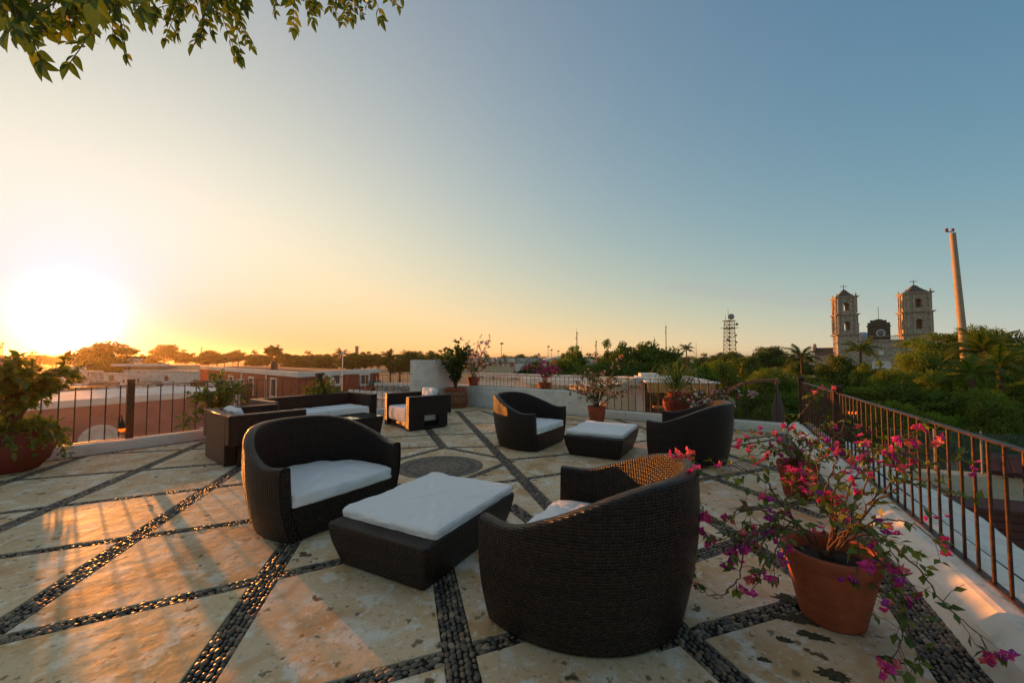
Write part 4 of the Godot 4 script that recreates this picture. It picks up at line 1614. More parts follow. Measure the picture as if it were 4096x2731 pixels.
func frond_mesh(sd: int, l: float, pairs: int, droop: float, wid: float) -> ArrayMesh:
	var rg := RandomNumberGenerator.new()
	rg.seed = sd
	var b := B.new()
	b.col = Color(0.09, 0.11, 0.03)
	var pts := []
	for k in 9:
		var s := k / 8.0
		pts.append(Vector3(l * (s - 0.22 * s * s * droop), l * (0.42 * s - 0.62 * s * s * droop), 0))
	b.tube(pts, l * 0.008, 4, false)
	for k in pairs:
		var s := 0.1 + 0.9 * k / pairs
		var i := int(s * 7.99)
		var p: Vector3 = pts[i].lerp(pts[i + 1], s * 8.0 - i)
		var t: Vector3 = (pts[i + 1] - pts[i]).normalized()
		var ll := l * wid * sin(PI * clampf(s * 0.86 + 0.12, 0, 1)) * rg.randf_range(0.85, 1.1)
		for sd2 in [-1.0, 1.0]:
			var d := (Vector3(0, -0.35 - rg.randf() * 0.35, sd2) + t * 0.75).normalized()
			var w := t * l * 0.014
			var tn := rg.randf_range(0.7, 1.3)
			b.col = Color(0.14 * tn, 0.18 * tn, 0.03 * tn)
			b.tri(p - w, p + w, p + d * ll)
	return b.done()

func palm(label: String, px: float, yc: float, z: float, l: float, n: int, tint: Material, trunk_top := 0.0) -> void:
	var c := dep(px, yc, z)
	var t := thing("palm_tree", label, "palm", Vector3(c.x, GY, c.z), 0.0, "palm trees")
	var h := c.y - GY
	var m := B.new()
	m.tube([Vector3(0.3, 0, 0.1), Vector3(0.1, h * 0.5, 0), Vector3(0, h, 0)], [0.2, 0.15, 0.12], 8)
	part("trunk", m, M.bark, t)
	for k in n:
		var a := TAU * k / n * 2.4 + px
		var el := 0.9 - 1.3 * float(k) / n
		part("frond", CROWN["frond%d" % (k % 3)], tint, t, Transform3D(Basis(Vector3.UP, a) * Basis(Vector3.BACK, el) * Basis.from_scale(Vector3.ONE * l), Vector3(0, h, 0)))

func build_trees() -> void:
	CROWN.far0 = crown_mesh(1, 60, 60, 0.085, 0)
	CROWN.far1 = crown_mesh(2, 55, 60, 0.085, 2)
	CROWN.far2 = crown_mesh(3, 46, 70, 0.085, 1)
	CROWN.mid0 = crown_mesh(4, 120, 95, 0.05, 0)
	CROWN.mid1 = crown_mesh(5, 110, 100, 0.05, 2)
	CROWN.mid2 = crown_mesh(6, 80, 130, 0.048, 1)
	CROWN.near0 = crown_mesh(7, 190, 130, 0.034, 0)
	CROWN.near1 = crown_mesh(8, 130, 190, 0.032, 1)
	for k in 3:
		CROWN["frond%d" % k] = frond_mesh(20 + k, 1.0, 46, 0.7 + 0.25 * k, 0.3)
	var dark := M.farleaf as StandardMaterial3D
	var mid := dark.duplicate() as StandardMaterial3D
	mid.albedo_color = Color.WHITE
	dark.albedo_color = Color(0.8, 0.82, 0.8)
	var lite := dark.duplicate() as StandardMaterial3D
	lite.albedo_color = Color(1.0, 1.0, 0.9)
	lite.albedo_color = Color(1.0, 1.0, 1.0)
	M.lite = mat(Color.WHITE, 0.7, {"vc": true, "back": Color(0.9, 1.0, 0.3), "spec": 0.3})
	# [x, top, width, depth, crown, label]
	var rg := RandomNumberGenerator.new()
	rg.seed = 99
	var far := [
		[-60, 1405, 150, 150, "far0"], [40, 1408, 130, 140, "far1"], [140, 1410, 120, 130, "far0"], [225, 1412, 120, 140, "far2"], [290, 1420, 90, 120, "far0"],
		[660, 1375, 115, 120, "mid0"], [600, 1410, 100, 130, "far1"], [740, 1402, 100, 140, "far0"], [834, 1398, 120, 140, "mid0"], [899, 1405, 90, 150, "far1"], [950, 1400, 80, 140, "mid1"], [1014, 1408, 110, 150, "far0"],
		[1050, 1412, 100, 120, "mid2"], [1094, 1380, 80, 110, "mid1"], [1144, 1406, 100, 120, "mid2"], [1224, 1410, 110, 150, "far0"], [1266, 1411, 60, 160, "far1"], [1308, 1411, 60, 170, "far2"], [1180, 1424, 120, 100, "mid0"], [1290, 1424, 120, 110, "mid0"],
		[1408, 1408, 120, 100, "mid0"], [1458, 1407, 110, 95, "mid1"], [1511, 1412, 90, 110, "mid0"], [1600, 1424, 120, 110, "far0"], [1658, 1400, 130, 85, "mid0"], [1738, 1402, 120, 95, "mid1"], [1814, 1413, 120, 110, "mid0"], [1890, 1418, 100, 120, "far1"], [1948, 1422, 90, 140, "far0"],
		[2015, 1424, 90, 150, "far0"], [2078, 1415, 70, 110, "mid0"], [2140, 1424, 90, 150, "far0"], [2190, 1424, 80, 150, "far1"], [2250, 1422, 100, 140, "far0"], [2350, 1418, 90, 120, "far0"], [2420, 1424, 100, 130, "far1"],
		[2700, 1424, 130, 130, "far0"], [2813, 1419, 110, 130, "far0"], [2880, 1410, 90, 90, "mid1"], [2860, 1428, 140, 100, "mid0"], [2935, 1404, 120, 70, "mid0"], [3030, 1420, 120, 110, "far0"], [3077, 1383, 160, 68, "mid0"], [3160, 1425, 120, 80, "mid0"], [3200, 1440, 120, 60, "mid1"], [3290, 1447, 130, 60, "mid2"]]
	var heads := ["round crowned", "ragged", "broad", "bushy", "dense", "loose"]
	var spots := ["on the hazy skyline under the sun", "on the skyline left of the red building", "on the skyline behind the red building", "on the skyline behind the white wall panel", "on the skyline behind the antenna masts", "on the skyline between telecom tower and church"]
	for q in far:
		var zone := 0 if q[0] < 600 else 1 if q[0] < 1000 else 2 if q[0] < 1560 else 3 if q[0] < 2040 else 4 if q[0] < 2780 else 5
		tree("%s dark green tree %s" % ["round" if q[4][3] == "0" else "ragged" if q[4][3] == "1" else "spreading", spots[zone]], q[0], q[1], q[2], q[3], q[4], dark, "distant trees %s" % spots[zone])
	# a second hazy rank far behind
	for k in 44:
		var x := -150 + k * 100 + rg.randf_range(-30, 30)
		if x > 3300:
			continue
		tree("far hazy tree along the flat horizon", x, 1421 + rg.randf_range(-4, 4), rg.randf_range(90, 140), 330, ["far0", "far1", "far2"][k % 3], dark, "hazy trees on the horizon")
	tree("large spreading tree standing against the sunset glow", 430, 1347, 275, 80, "mid2", dark, "", 10.0)
	tree("lower part tree beneath the sunset tree by the old houses", 440, 1425, 260, 66, "mid0", dark, "", 6.0)
	tree("bushy tree between old houses beside the sunset tree", 300, 1490, 70, 56, "mid1", dark)
	# round the white block
	tree("bright green young tree rising behind the white block", 2292, 1384, 120, 34, "mid1", M.lite, "", 3.4)
	tree("leafy green shrub tree behind the white block", 2240, 1430, 190, 30, "mid0", M.lite, "", 2.6)
	tree("orange tinged shrub tree beside the white block", 2150, 1446, 160, 28, "mid1", M.lite, "", 2.0)
	tree("tall dark tree with knobbly branches left of the potted palm", 2590, 1342, 250, 30, "mid2", dark, "", 5.2)
	tree("dark tree with twin tops behind the peach bougainvillea", 2470, 1366, 200, 29, "mid1", dark, "", 5.0)
	tree("low dense tree filling behind the peach bougainvillea", 2450, 1440, 330, 26, "near0", dark, "", 3.6)
	tree("low dense tree behind the potted palm", 2660, 1436, 260, 27, "near0", dark, "", 3.8)
	# right hand green belt
	tree("golden flowering tree behind the timber canopy", 2800, 1458, 150, 26, "mid1", M.lite, "", 2.5)
	tree("fresh green tree behind the timber canopy", 2880, 1440, 190, 30, "near0", M.lite, "", 4.0)
	tree("round dark tree behind the closed parasol", 2960, 1418, 190, 42, "mid0", dark, "", 6.0)
	tree("wide green tree behind the railing corner", 3090, 1470, 260, 30, "near0", M.lite, "", 4.5)
	tree("dusky green tree below the chapel", 3240, 1470, 220, 32, "near1", dark, "", 5.0)
	tree("rounded tree hiding the church tower foot", 3370, 1414, 200, 46, "mid0", dark, "", 6.5)
	tree("green tree in front of the church portal", 3480, 1448, 170, 42, "mid1", M.lite, "", 5.5)
	tree("bright layered tree before the church facade", 3590, 1440, 250, 26, "near1", M.lite, "", 4.5)
	tree("big spreading tree covering the right bell tower foot", 3760, 1298, 330, 34, "near1", M.lite, "", 6.0)
	tree("tall leafy tree behind the steel pole", 3985, 1315, 300, 40, "near0", dark, "", 8.5)
	tree("dark leafy tree low behind the steel pole", 3940, 1440, 330, 24, "near0", dark, "", 4.0)
	tree("tall bright tree rising beside the steel pole", 3900, 1300, 230, 32, "near0", M.lite, "", 6.5)
	tree("leafy tree at the edge of view past the steel pole", 4080, 1330, 260, 28, "near1", M.lite, "", 6.0)
	tree("broad tree between church facade and steel pole", 3690, 1400, 260, 29, "near0", M.lite, "", 5.0)
	tree("spreading tree in front of the portal and palms", 3830, 1430, 300, 23, "near1", M.lite, "", 4.5)
	var low := [[3000, 1560, 230, 19], [3150, 1545, 260, 20], [3300, 1530, 260, 21], [3450, 1520, 270, 20], [3600, 1530, 280, 19], [3760, 1540, 280, 18], [3920, 1550, 280, 17], [4080, 1500, 280, 20], [3080, 1620, 220, 15.5], [3350, 1600, 260, 15], [3560, 1600, 260, 14.5], [3760, 1610, 280, 13.5], [3960, 1600, 280, 13.0], [4150, 1560, 260, 13], [2900, 1580, 150, 17]]
	for k in low.size():
		var q: Array = low[k]
		tree(["rounded olive treetop", "layered olive treetop", "rounded bright green treetop", "layered bright green treetop"][k % 4] + " in the garden below the right railing", q[0], q[1], q[2], q[3], ["near0", "near1"][k % 2], [dark, M.lite][1 if k % 4 > 1 else 0], "garden treetops below the right railing", 2.6)
	palm("feathery palm before the church facade", 3442, 1402, 44, 2.4, 16, M.lite)
	palm("tall palm with drooping fronds far right of the steel pole", 4000, 1470, 20, 1.8, 18, M.lite)
	palm("golden green palm right of the steel pole", 3930, 1405, 24, 2.2, 20, M.lite)
	palm("young palm low beside the steel pole", 3890, 1500, 19, 1.6, 16, M.lite)
	palm("small palm on the skyline near the telecom tower", 2746, 1398, 90, 2.6, 14, dark)
	palm("dark palm left of the chapel", 3206, 1432, 52, 3.0, 15, dark)
	palm("tiny palm on the skyline behind the red wing", 1366, 1418, 95, 2.6, 14, dark)
	palm("drooping palm behind the railing's far end", 1560, 1440, 70, 3.2, 15, dark)

# ---------------------------------------------------------------- right of the terrace
func build_outside() -> void:
	var r := (CD - CC).normalized()
	var nr := Vector3(-r.z, 0, r.x)
	if nr.x < 0:
		nr = -nr
	var f := face(CC + nr * 0.432 - r * 0.3, CD + nr * 0.432 + r * 0.5)
	# face's outward side must look away from the terrace
	var sgn := 1.0 if f.o.dot(nr) > 0 else -1.0
	var l := thing("roof_ledge", "weathered white concrete ledge outside the rusty railing", "ledge")
	var m := B.new()
	var pr := [Vector2(0.0, -0.02), Vector2(0.5, -0.1), Vector2(0.78, -0.16), Vector2(0.84, -0.2), Vector2(0.84, -0.8), Vector2(0.0, -0.8)]
	for k in pr.size() - 1:
		var a: Vector2 = pr[k]; var b: Vector2 = pr[k + 1]
		var n := 14
		for j in n:
			var p0 := f.a + f.d * (f.l * j / n)
			var p1 := f.a + f.d * (f.l * (j + 1) / n)
			var w0 := 0.06 * sin(j * 1.7) if k >= 1 else 0.0
			var w1 := 0.06 * sin((j + 1) * 1.7) if k >= 1 else 0.0
			var wa0 := 0.0 if k == 0 else w0
			var wa1 := 0.0 if k == 0 else w1
			var wb0 := 0.06 * sin(j * 1.7) if k < 4 else 0.0
			var wb1 := 0.06 * sin((j + 1) * 1.7) if k < 4 else 0.0
			m.quad(p0 + nr * (a.x + wa0) + Vector3(0, a.y, 0), p1 + nr * (a.x + wa1) + Vector3(0, a.y, 0), p1 + nr * (b.x + wb1) + Vector3(0, b.y, 0), p0 + nr * (b.x + wb0) + Vector3(0, b.y, 0))
	part("slab", m, M.white, l)
	rebase(l, CC + Vector3(0, -0.8, 0))
	for k in 4:
		var pm := B.new()
		var pts := []
		for j in 15:
			var s := j / 14.0
			pts.append(f.a + f.d * (f.l * s) + nr * (0.06 + 0.075 * k + 0.012 * sin(s * 17.0 + k)) + Vector3(0, 0.0 - 0.012 * k, 0))
		pm.tube(pts, 0.016 if k % 2 == 0 else 0.011, 8)
		var po := part(numbered("conduit_pipe"), pm, [M.whitefar, M.black][k % 2], self)
		tag(po, ["pale conduit pipe nearest the rusty railing's feet", "thin black cable between the pale conduit pipes", "outer pale conduit pipe on the roof ledge", "thin black cable beyond the pale conduit pipes"][k], ["pipe", "cable"][k % 2])
	# timber deck house below
	var da := on(3700, 2035, -1.6)
	var db := on(4300, 2090, -1.6)
	var df := face(da, db)
	var dk := thing("timber_terrace_bar", "dark brown timber bar on the lower deck outside the railing", "bar")
	for k in 5:
		part("plank", slabb(df, -0.3, df.l, -2.35 + 0.16 * k, -2.2 + 0.16 * k, -0.05, 0.0, 0.008), M.woodred, dk)
	part("counter_top", slabb(df, -0.4, df.l, -1.55, -1.47, -0.75, 0.06, 0.01), M.woodred, dk)
	part("plinth", slabb(df, -0.25, df.l, -3.4, -2.36, -0.6, -0.1), M.black, dk)
	rebase(dk, Vector3(df.a.x, -3.4, df.a.z))
	var rg := RandomNumberGenerator.new()
	rg.seed = 8
	# lower floor with pale tiles
	var lf := B.new()
	lf.prism(PackedVector2Array([Vector2(3.4, -1.5), Vector2(6.6, -8.0), Vector2(14.0, -5.0), Vector2(12.0, 0.5), Vector2(4.0, 0.5)]), -3.6, -3.42)
	struct("lower_deck_floor", lf, M.whitefar)
	# glass balustrade at the far side of the lower deck
	var ga := on(3560, 1716, -0.25)
	var gb := on(4330, 1748, -0.25)
	var gf := face(ga, gb)
	var gt := thing("glass_balustrade", "frameless glass balustrade on a cream kerb past the lower deck", "balustrade")
	var n := 4
	for k in n:
		part("glass_panel", slabb(gf, gf.l * k / n + 0.02, gf.l * (k + 1) / n - 0.02, -1.2, -0.25, -0.01, 0.01), M.glass, gt)
	for k in n + 1:
		part("steel_post", slabb(gf, gf.l * k / n - 0.015, gf.l * k / n + 0.015, -1.25, -0.2, -0.02, 0.02, 0.004), M.steel, gt)
	part("kerb", slabb(gf, -1, gf.l + 1, -3.4, -1.203, -0.2, 0.2, 0.02), M.cream, gt)
	rebase(gt, Vector3(gf.a.x, -3.4, gf.a.z))
	# furled maroon parasol lying over the bar
	var pm2 := thing("maroon_awning", "faded maroon canvas awning above the lower timber bar", "awning")
	var aa := on(3940, 1812, -0.75)
	var af := face(aa, on(4300, 1850, -0.75))
	for k in 7:
		var mm := B.new()
		mm.X = Transform3D(af.bs * Basis(Vector3.RIGHT, 0.5), af.a + Vector3(0, -0.78, 0) + af.d * (af.l * (k + 0.5) / 7))
		mm.box(Vector3(0, -0.02 * (k % 2), 0.3), Vector3(af.l / 7 - 0.004, 0.02, 0.8), 0.004)
		part("canvas_strip", mm, mat(Color("5b3430"), 0.9), pm2)
	part("awning_bar", slabb(af, 0, af.l, -1.08, -1.02, 0.55, 0.61), M.woodred, pm2)
	for s in [0.08, 0.9]:
		part("awning_post", slabb(af, af.l * s, af.l * s + 0.08, -3.4, -0.85, 0.1, 0.18), M.woodred, pm2)
	rebase(pm2, Vector3(af.a.x, -3.4, af.a.z))
	# ---- cantilever parasol beyond the back kerb, closed
	var z := 10.4
	var pt := thing("cantilever_parasol", "closed taupe parasol hanging from a curved wooden arm", "parasol")
	var arm := []
	for q in [[2868, 1640], [2880, 1600], [2905, 1572], [2935, 1552], [2970, 1536], [3010, 1526], [3050, 1521], [3088, 1520], [3108, 1522]]:
		arm.append(dep(q[0], q[1], z))
	var am := B.new()
	am.tube(arm, 0.042, 10)
	part("curved_arm", am, M.wood, pt)
	var tp := dep(3110, 1520, z)
	var cp := B.new()
	cp.lathe([Vector2(0, -0.1), Vector2(0.05, -0.1), Vector2(0.055, 0.02), Vector2(0.03, 0.05), Vector2(0, 0.05)], 12, tp)
	part("arm_cap", cp, M.wood, pt)
	var canvas := B.new()
	var rows := []
	var hgt := 1.3
	for i in 15:
		var s := i / 14.0
		var row := PackedVector3Array()
		for j in 33:
			var a := -TAU * j / 32.0
			var fold := 1.0 + 0.22 * cos(a * 8.0) * smoothstep(0.05, 0.3, s)
			var rad := lerpf(0.02, 0.125, smoothstep(0.0, 0.6, s)) * fold
			row.append(tp + Vector3(cos(a) * rad, -0.12 - hgt * s, sin(a) * rad))
		rows.append(row)
	rows.reverse()
	canvas.surf(rows, true)
	part("canvas", canvas, M.canvas, pt)
	var ps := B.new()
	ps.tube([dep(2868, 1640, z), Vector3(dep(2862, 1640, z).x, GY, dep(2868, 1640, z).z)], 0.05, 8)
	part("mast", ps, M.wood, pt)
	rebase(pt, Vector3(arm[0].x, GY, arm[0].z))
	# ---- lamps that are lit
	lamp_bracket()
	twin_lamp()
	# low edge of roof past the back kerb
	var eb := B.new()
	eb.prism(PackedVector2Array([Vector2(-1.6, -13.4), Vector2(2.0, -10.6), Vector2(3.6, -12.6), Vector2(0.0, -16.0)]), GY, -0.35)
	var er := part(numbered("neighbour_roof"), eb, M.whitefar, self)
	tag(er, "flat pale roof just behind the knee high white wall", "roof")

func glow_mat(c: Color, e: float) -> StandardMaterial3D:
	var m := mat(c, 0.4)
	m.emission_enabled = true
	m.emission = c
	m.emission_energy_multiplier = e
	return m

func lamp_bracket() -> void:
	var z := 6.55
	var p := dep(486, 1722, z)
	var t := thing("wall_lantern", "black gooseneck lantern glowing orange beside the railing post", "lamp")
	var m := B.new()
	var c := dep(486, 1720, z)
	m.lathe([Vector2(0, 0.045), Vector2(0.052, 0.03), Vector2(0.05, 0.05), Vector2(0.035, 0.09), Vector2(0.02, 0.14), Vector2(0.012, 0.17), Vector2(0, 0.17)], 12, c)
	part("shade", m, M.black, t)
	var arm := B.new()
	var pts := []
	for k in 9:
		var a := PI * k / 8.0
		pts.append(c + Vector3(-0.03 + 0.03 * cos(a), 0.17 + 0.06 * sin(a), 0))
	pts.append(c + Vector3(-0.06, 0.0, 0))
	pts.append(c + Vector3(-0.06, -0.09, 0))
	arm.tube(pts, 0.008, 6)
	part("gooseneck", arm, M.black, t)
	var g := B.new()
	g.lathe([Vector2(0, -0.03), Vector2(0.03, -0.022), Vector2(0.045, 0.005), Vector2(0.046, 0.03), Vector2(0, 0.03)], 12, c)
	part("globe", g, glow_mat(Color(1.0, 0.42, 0.06), 0.9), t)
	var br := B.new()
	br.tube([c + Vector3(-0.06, -0.05, 0), c + Vector3(0.13, -0.05, -0.0)], 0.008, 5)
	part("bracket", br, M.black, t)
	var o := OmniLight3D.new()
	o.name = "lantern_light"
	o.light_energy = 0.006
	o.light_color = Color(1.0, 0.5, 0.15)
	o.omni_range = 12.0
	o.omni_attenuation = 2.0
	o.light_size = 0.04
	o.shadow_enabled = true
	t.add_child(o)
	o.position = c + Vector3(0, -0.045, 0)
	rebase(t, c + Vector3(0, -0.1, 0))

func twin_lamp() -> void:
	var c := dep(3411, 1650, 9.0)
	var t := thing("twin_lamp", "small twin orange lamps glowing behind the rusty railing", "lamp")
	var m := B.new()
	m.tube([Vector3(c.x, -3.4, c.z), c + Vector3(0, -0.02, 0), c + Vector3(0, 0.05, 0)], 0.014, 6)
	part("stem", m, M.black, t)
	for s in [-1.0, 1.0]:
		var g := B.new()
		g.lathe([Vector2(0, -0.05), Vector2(0.03, -0.035), Vector2(0.04, 0.0), Vector2(0.04, 0.025), Vector2(0, 0.025)], 10, c + Vector3(s * 0.045, 0, 0))
		part("globe", g, glow_mat(Color(1.0, 0.42, 0.06), 0.9), t)
		var h := B.new()
		h.lathe([Vector2(0, 0.026), Vector2(0.05, 0.026), Vector2(0.03, 0.06), Vector2(0, 0.065)], 10, c + Vector3(s * 0.045, 0, 0))
		part("hood", h, M.black, t)
	var o := OmniLight3D.new()
	o.name = "twin_lamp_light"
	o.light_energy = 0.006
	o.light_color = Color(1.0, 0.5, 0.15)
	o.omni_range = 12.0
	o.omni_attenuation = 2.0
	o.light_size = 0.05
	o.shadow_enabled = true
	t.add_child(o)
	o.position = c + Vector3(0, -0.07, 0)
	rebase(t, Vector3(c.x, -3.4, c.z))

# ---------------------------------------------------------------- furniture
func swap_uv(b: B) -> B:
	for k in b.U.size():
		b.U[k] = Vector2(b.U[k].y, b.U[k].x)
	return b

# closed outline (x, z) running right - back - left - front, puffed up between y0 and y1
func puff(outline: PackedVector2Array, y0: float, y1: float, rnd: float, crown: float, sd: int, rough := 0.004, under := 0.9) -> B:
	var c := Vector2.ZERO
	for p in outline:
		c += p
	c /= outline.size()
	var nz := noise(sd, 4.5, 3)
	var b := B.new()
	var rows := []
	var rings := [[rnd * under, y0], [rnd * 0.25 * under, y0 + rnd * 0.35], [0.0, y0 + rnd], [-0.004, (y0 + y1) * 0.5], [0.0, y1 - rnd], [rnd * 0.25, y1 - rnd * 0.32], [rnd * 0.75, y1 - rnd * 0.06]]
	for q in rings:
		var row := PackedVector3Array()
		for k in outline.size() + 1:
			var p: Vector2 = outline[k % outline.size()]
			var d := (c - p).normalized()
			var w: Vector2 = p + d * q[0]
			var n := nz.get_noise_3d(w.x, q[1] * 2.0, w.y) * rough * 2.0
			row.append(Vector3(w.x - d.x * n, q[1] + n * 0.6, w.y - d.y * n))
		rows.append(row)
	for s in [0.82, 0.6, 0.35, 0.12, 0.0]:
		var row := PackedVector3Array()
		for k in outline.size() + 1:
			var p: Vector2 = outline[k % outline.size()]
			var d := (c - p).normalized()
			var w: Vector2 = c + (p + d * rnd * 0.8 - c) * s
			var n := nz.get_noise_3d(w.x * 1.3, 9.0, w.y * 1.3) * rough * 1.6
			row.append(Vector3(w.x, y1 + crown * (1.0 - s * s) + n * (1.0 if s > 0.0 else 0.0), w.y))
		rows.append(row)
	b.surf(rows, true)
	return b

func rounded_rect(w: float, d: float, r: float, step := 0.05) -> PackedVector2Array:
	var p := PackedVector2Array()
	var cs := [Vector2(w * 0.5 - r, -d * 0.5 + r), Vector2(-w * 0.5 + r, -d * 0.5 + r), Vector2(-w * 0.5 + r, d * 0.5 - r), Vector2(w * 0.5 - r, d * 0.5 - r)]
	for k in 4:
		for j in 5:
			var a := -PI * 0.5 * k - PI * 0.5 * j / 4.0
			p.append(cs[k] + Vector2(cos(a), sin(a)) * r)
		var e: Vector2 = cs[(k + 1) % 4] + Vector2(cos(-PI * 0.5 * (k + 1)), sin(-PI * 0.5 * (k + 1))) * r
		var s: Vector2 = p[p.size() - 1]
		var n := int(step) if step >= 1.0 else int(s.distance_to(e) / step)
		for j in range(1, n):
			p.append(s.lerp(e, float(j) / n))
	return p

func tub_chair(label: String) -> Node3D:
	var t := thing("tub_chair", label, "chair", Vector3.ZERO, 0.0, "wicker tub chairs")
	var nphi := 76
	var phi0 := -0.42
	var ax := 0.675
	var bz := 0.76
	var dp := bz * (1.0 - sin(phi0))
	var plan := []
	for i in nphi + 1:
		var f := lerpf(phi0, PI - phi0, float(i) / nphi)
		plan.append(Vector2(-ax * cos(f), -bz * (sin(f) - sin(phi0))))
	var rows := []
	var inner := PackedVector2Array()
	for i in nphi + 1:
		var p: Vector2 = plan[i]
		var tg: Vector2 = (plan[mini(i + 1, nphi)] - plan[maxi(i - 1, 0)]).normalized()
		if i == 0:
			tg = Vector2(-0.12, -1).normalized()
		elif i == nphi:
			tg = Vector2(-0.12, 1).normalized()
		var n := Vector2(tg.y, -tg.x)
		if n.dot(p - Vector2(0, -dp * 0.45)) < 0:
			n = -n
		var fr := -p.y / dp
		var h := 0.62 + 0.25 * smoothstep(0.12, 0.97, fr) - 0.012 * sin(PI * clampf(fr / 0.35, 0, 1))
		var row := PackedVector3Array()
		for j in 15:
			var s := j / 14.0
			var y := lerpf(0.012, h - 0.02, s)
			var ins := 0.095 * pow(1.0 - s, 1.7) - 0.018 * sin(PI * s)
			row.append(Vector3(p.x - n.x * ins, y, p.y - n.y * ins))
		for q in [[0.006, -0.007], [0.02, 0.0], [0.045, 0.002], [0.068, 0.0], [0.082, -0.007], [0.088, -0.02]]:
			row.append(Vector3(p.x - n.x * q[0], h + q[1], p.y - n.y * q[0]))
		for j in range(1, 9):
			var s := j / 8.0
			var ins := 0.088 + 0.02 * s
			row.append(Vector3(p.x - n.x * ins, lerpf(h - 0.02, 0.265, s), p.y - n.y * ins))
		rows.append(row)
		inner.append(Vector2(p.x - n.x * 0.112, p.y - n.y * 0.112))
	var sh := B.new()
	sh.surf(rows, false)
	swap_uv(sh)
	for e in [0, nphi]:
		var row: PackedVector3Array = rows[e]
		var poly := PackedVector2Array()
		for v in row:
			poly.append(Vector2(v.x, v.y))
		var last := row[row.size() - 1]
		poly.append(Vector2(signf(last.x) * 0.43, 0.012))
		var tr := Geometry2D.triangulate_polygon(poly)
		for k in range(0, tr.size(), 3):
			var q := []
			for j in 3:
				q.append(Vector3(poly[tr[k + j]].x, poly[tr[k + j]].y, row[0].z))
			if (q[1] - q[0]).cross(q[2] - q[0]).z < 0:
				q.reverse()
			var i0 := sh.V.size()
			for v in q:
				sh.vert(v, Vector3(0, 0, 1), Vector2(v.x, v.y))
			sh.I.append_array(PackedInt32Array([i0, i0 + 2, i0 + 1]))
	part("shell", sh, M.weave, t)
	var ap := B.new()
	var xi: float = inner[nphi].x
	ap.quad(Vector3(-0.432, 0.012, -0.004), Vector3(0.432, 0.012, -0.004), Vector3(xi + 0.01, 0.275, -0.004), Vector3(-xi - 0.01, 0.275, -0.004))
	ap.quad(Vector3(-xi - 0.01, 0.275, -0.004), Vector3(xi + 0.01, 0.275, -0.004), Vector3(xi + 0.01, 0.275, -0.12), Vector3(-xi - 0.01, 0.275, -0.12))
	var deck := B.new()
	deck.prism(inner, 0.2, 0.262)
	part("seat_deck", deck, M.weave, t)
	part("front_apron", ap, M.weave, t)
	var out := PackedVector2Array()
	for i in range(nphi, -1, -2):
		var p: Vector2 = inner[i]
		out.append(Vector2(p.x * 0.985, p.y * 0.985))
	out[0].y = 0.0
	out[out.size() - 1].y = 0.0
	var l0: Vector2 = out[out.size() - 1]
	for k in range(1, 24):
		out.append(Vector2(lerpf(l0.x, -l0.x, k / 24.0), 0.014 * sin(PI * k / 24.0)))
	var cu := part("seat_cushion", puff(out, 0.276, 0.38, 0.025, 0.016, 3, 0.01, 0.4), M.cloth, t)
	var pipe := B.new()
	var pts := []
	for k in range(0, 25):
		pts.append(Vector3(lerpf(l0.x, -l0.x, k / 24.0) * 0.985, 0.298, 0.012 + 0.014 * sin(PI * k / 24.0)))
	pipe.tube(pts, 0.0035, 5)
	part("piping", pipe, M.cloth, cu)
	return t

func ottoman(label: String) -> Node3D:
	var t := thing("wicker_ottoman", label, "ottoman", Vector3.ZERO, 0.0, "wicker ottomans")
	var b := B.new()
	var rows := []
	for q in [[-0.075, 0.01], [-0.05, 0.08], [-0.022, 0.17], [-0.004, 0.26], [0.0, 0.295], [-0.006, 0.308], [-0.02, 0.312], [-0.07, 0.312], [-0.2, 0.3118], [-0.44, 0.3115]]:
		var row := PackedVector3Array()
		var o := rounded_rect(0.92 + 2 * q[0], 1.22 + 2 * q[0], 0.03, 6.0)
		for k in o.size() + 1:
			var p: Vector2 = o[k % o.size()]
			row.append(Vector3(p.x, q[1], p.y))
		rows.append(row)
	b.surf(rows, true)
	part("wicker_base", b, M.weave, t)
	var o := rounded_rect(0.9, 1.09, 0.035, 0.04)
	for k in o.size():
		o[k] += Vector2(0.012, 0.066)
	var cu := part("cushion", puff(o, 0.311, 0.372, 0.022, 0.01, 12, 0.009, 0.1), M.cloth, t)
	var pipe := B.new()
	var pts := []
	for k in o.size() + 1:
		var p: Vector2 = o[k % o.size()] * 1.002
		pts.append(Vector3(p.x, 0.353, p.y))
	pipe.tube(pts, 0.003, 5, false)
	part("piping", pipe, M.cloth, cu)
	return t

func arm_mesh(x: float, th: float, d: float, h: float) -> B:
	var b := B.new()
	var f := d * 0.5
	b.box(Vector3(x, (h + 0.30) * 0.5, 0), Vector3(th, h - 0.30, d), 0.012)
	b.box(Vector3(x, 0.15, f - d * 0.18), Vector3(th - 0.004, 0.30, d * 0.36 - 0.004), 0.01)
	b.box(Vector3(x, 0.15, f - d * 0.775), Vector3(th - 0.004, 0.30, d * 0.17), 0.01)
	b.box(Vector3(x, 0.035, f - d * 0.525), Vector3(th - 0.008, 0.066, d * 0.34), 0.006)
	return b

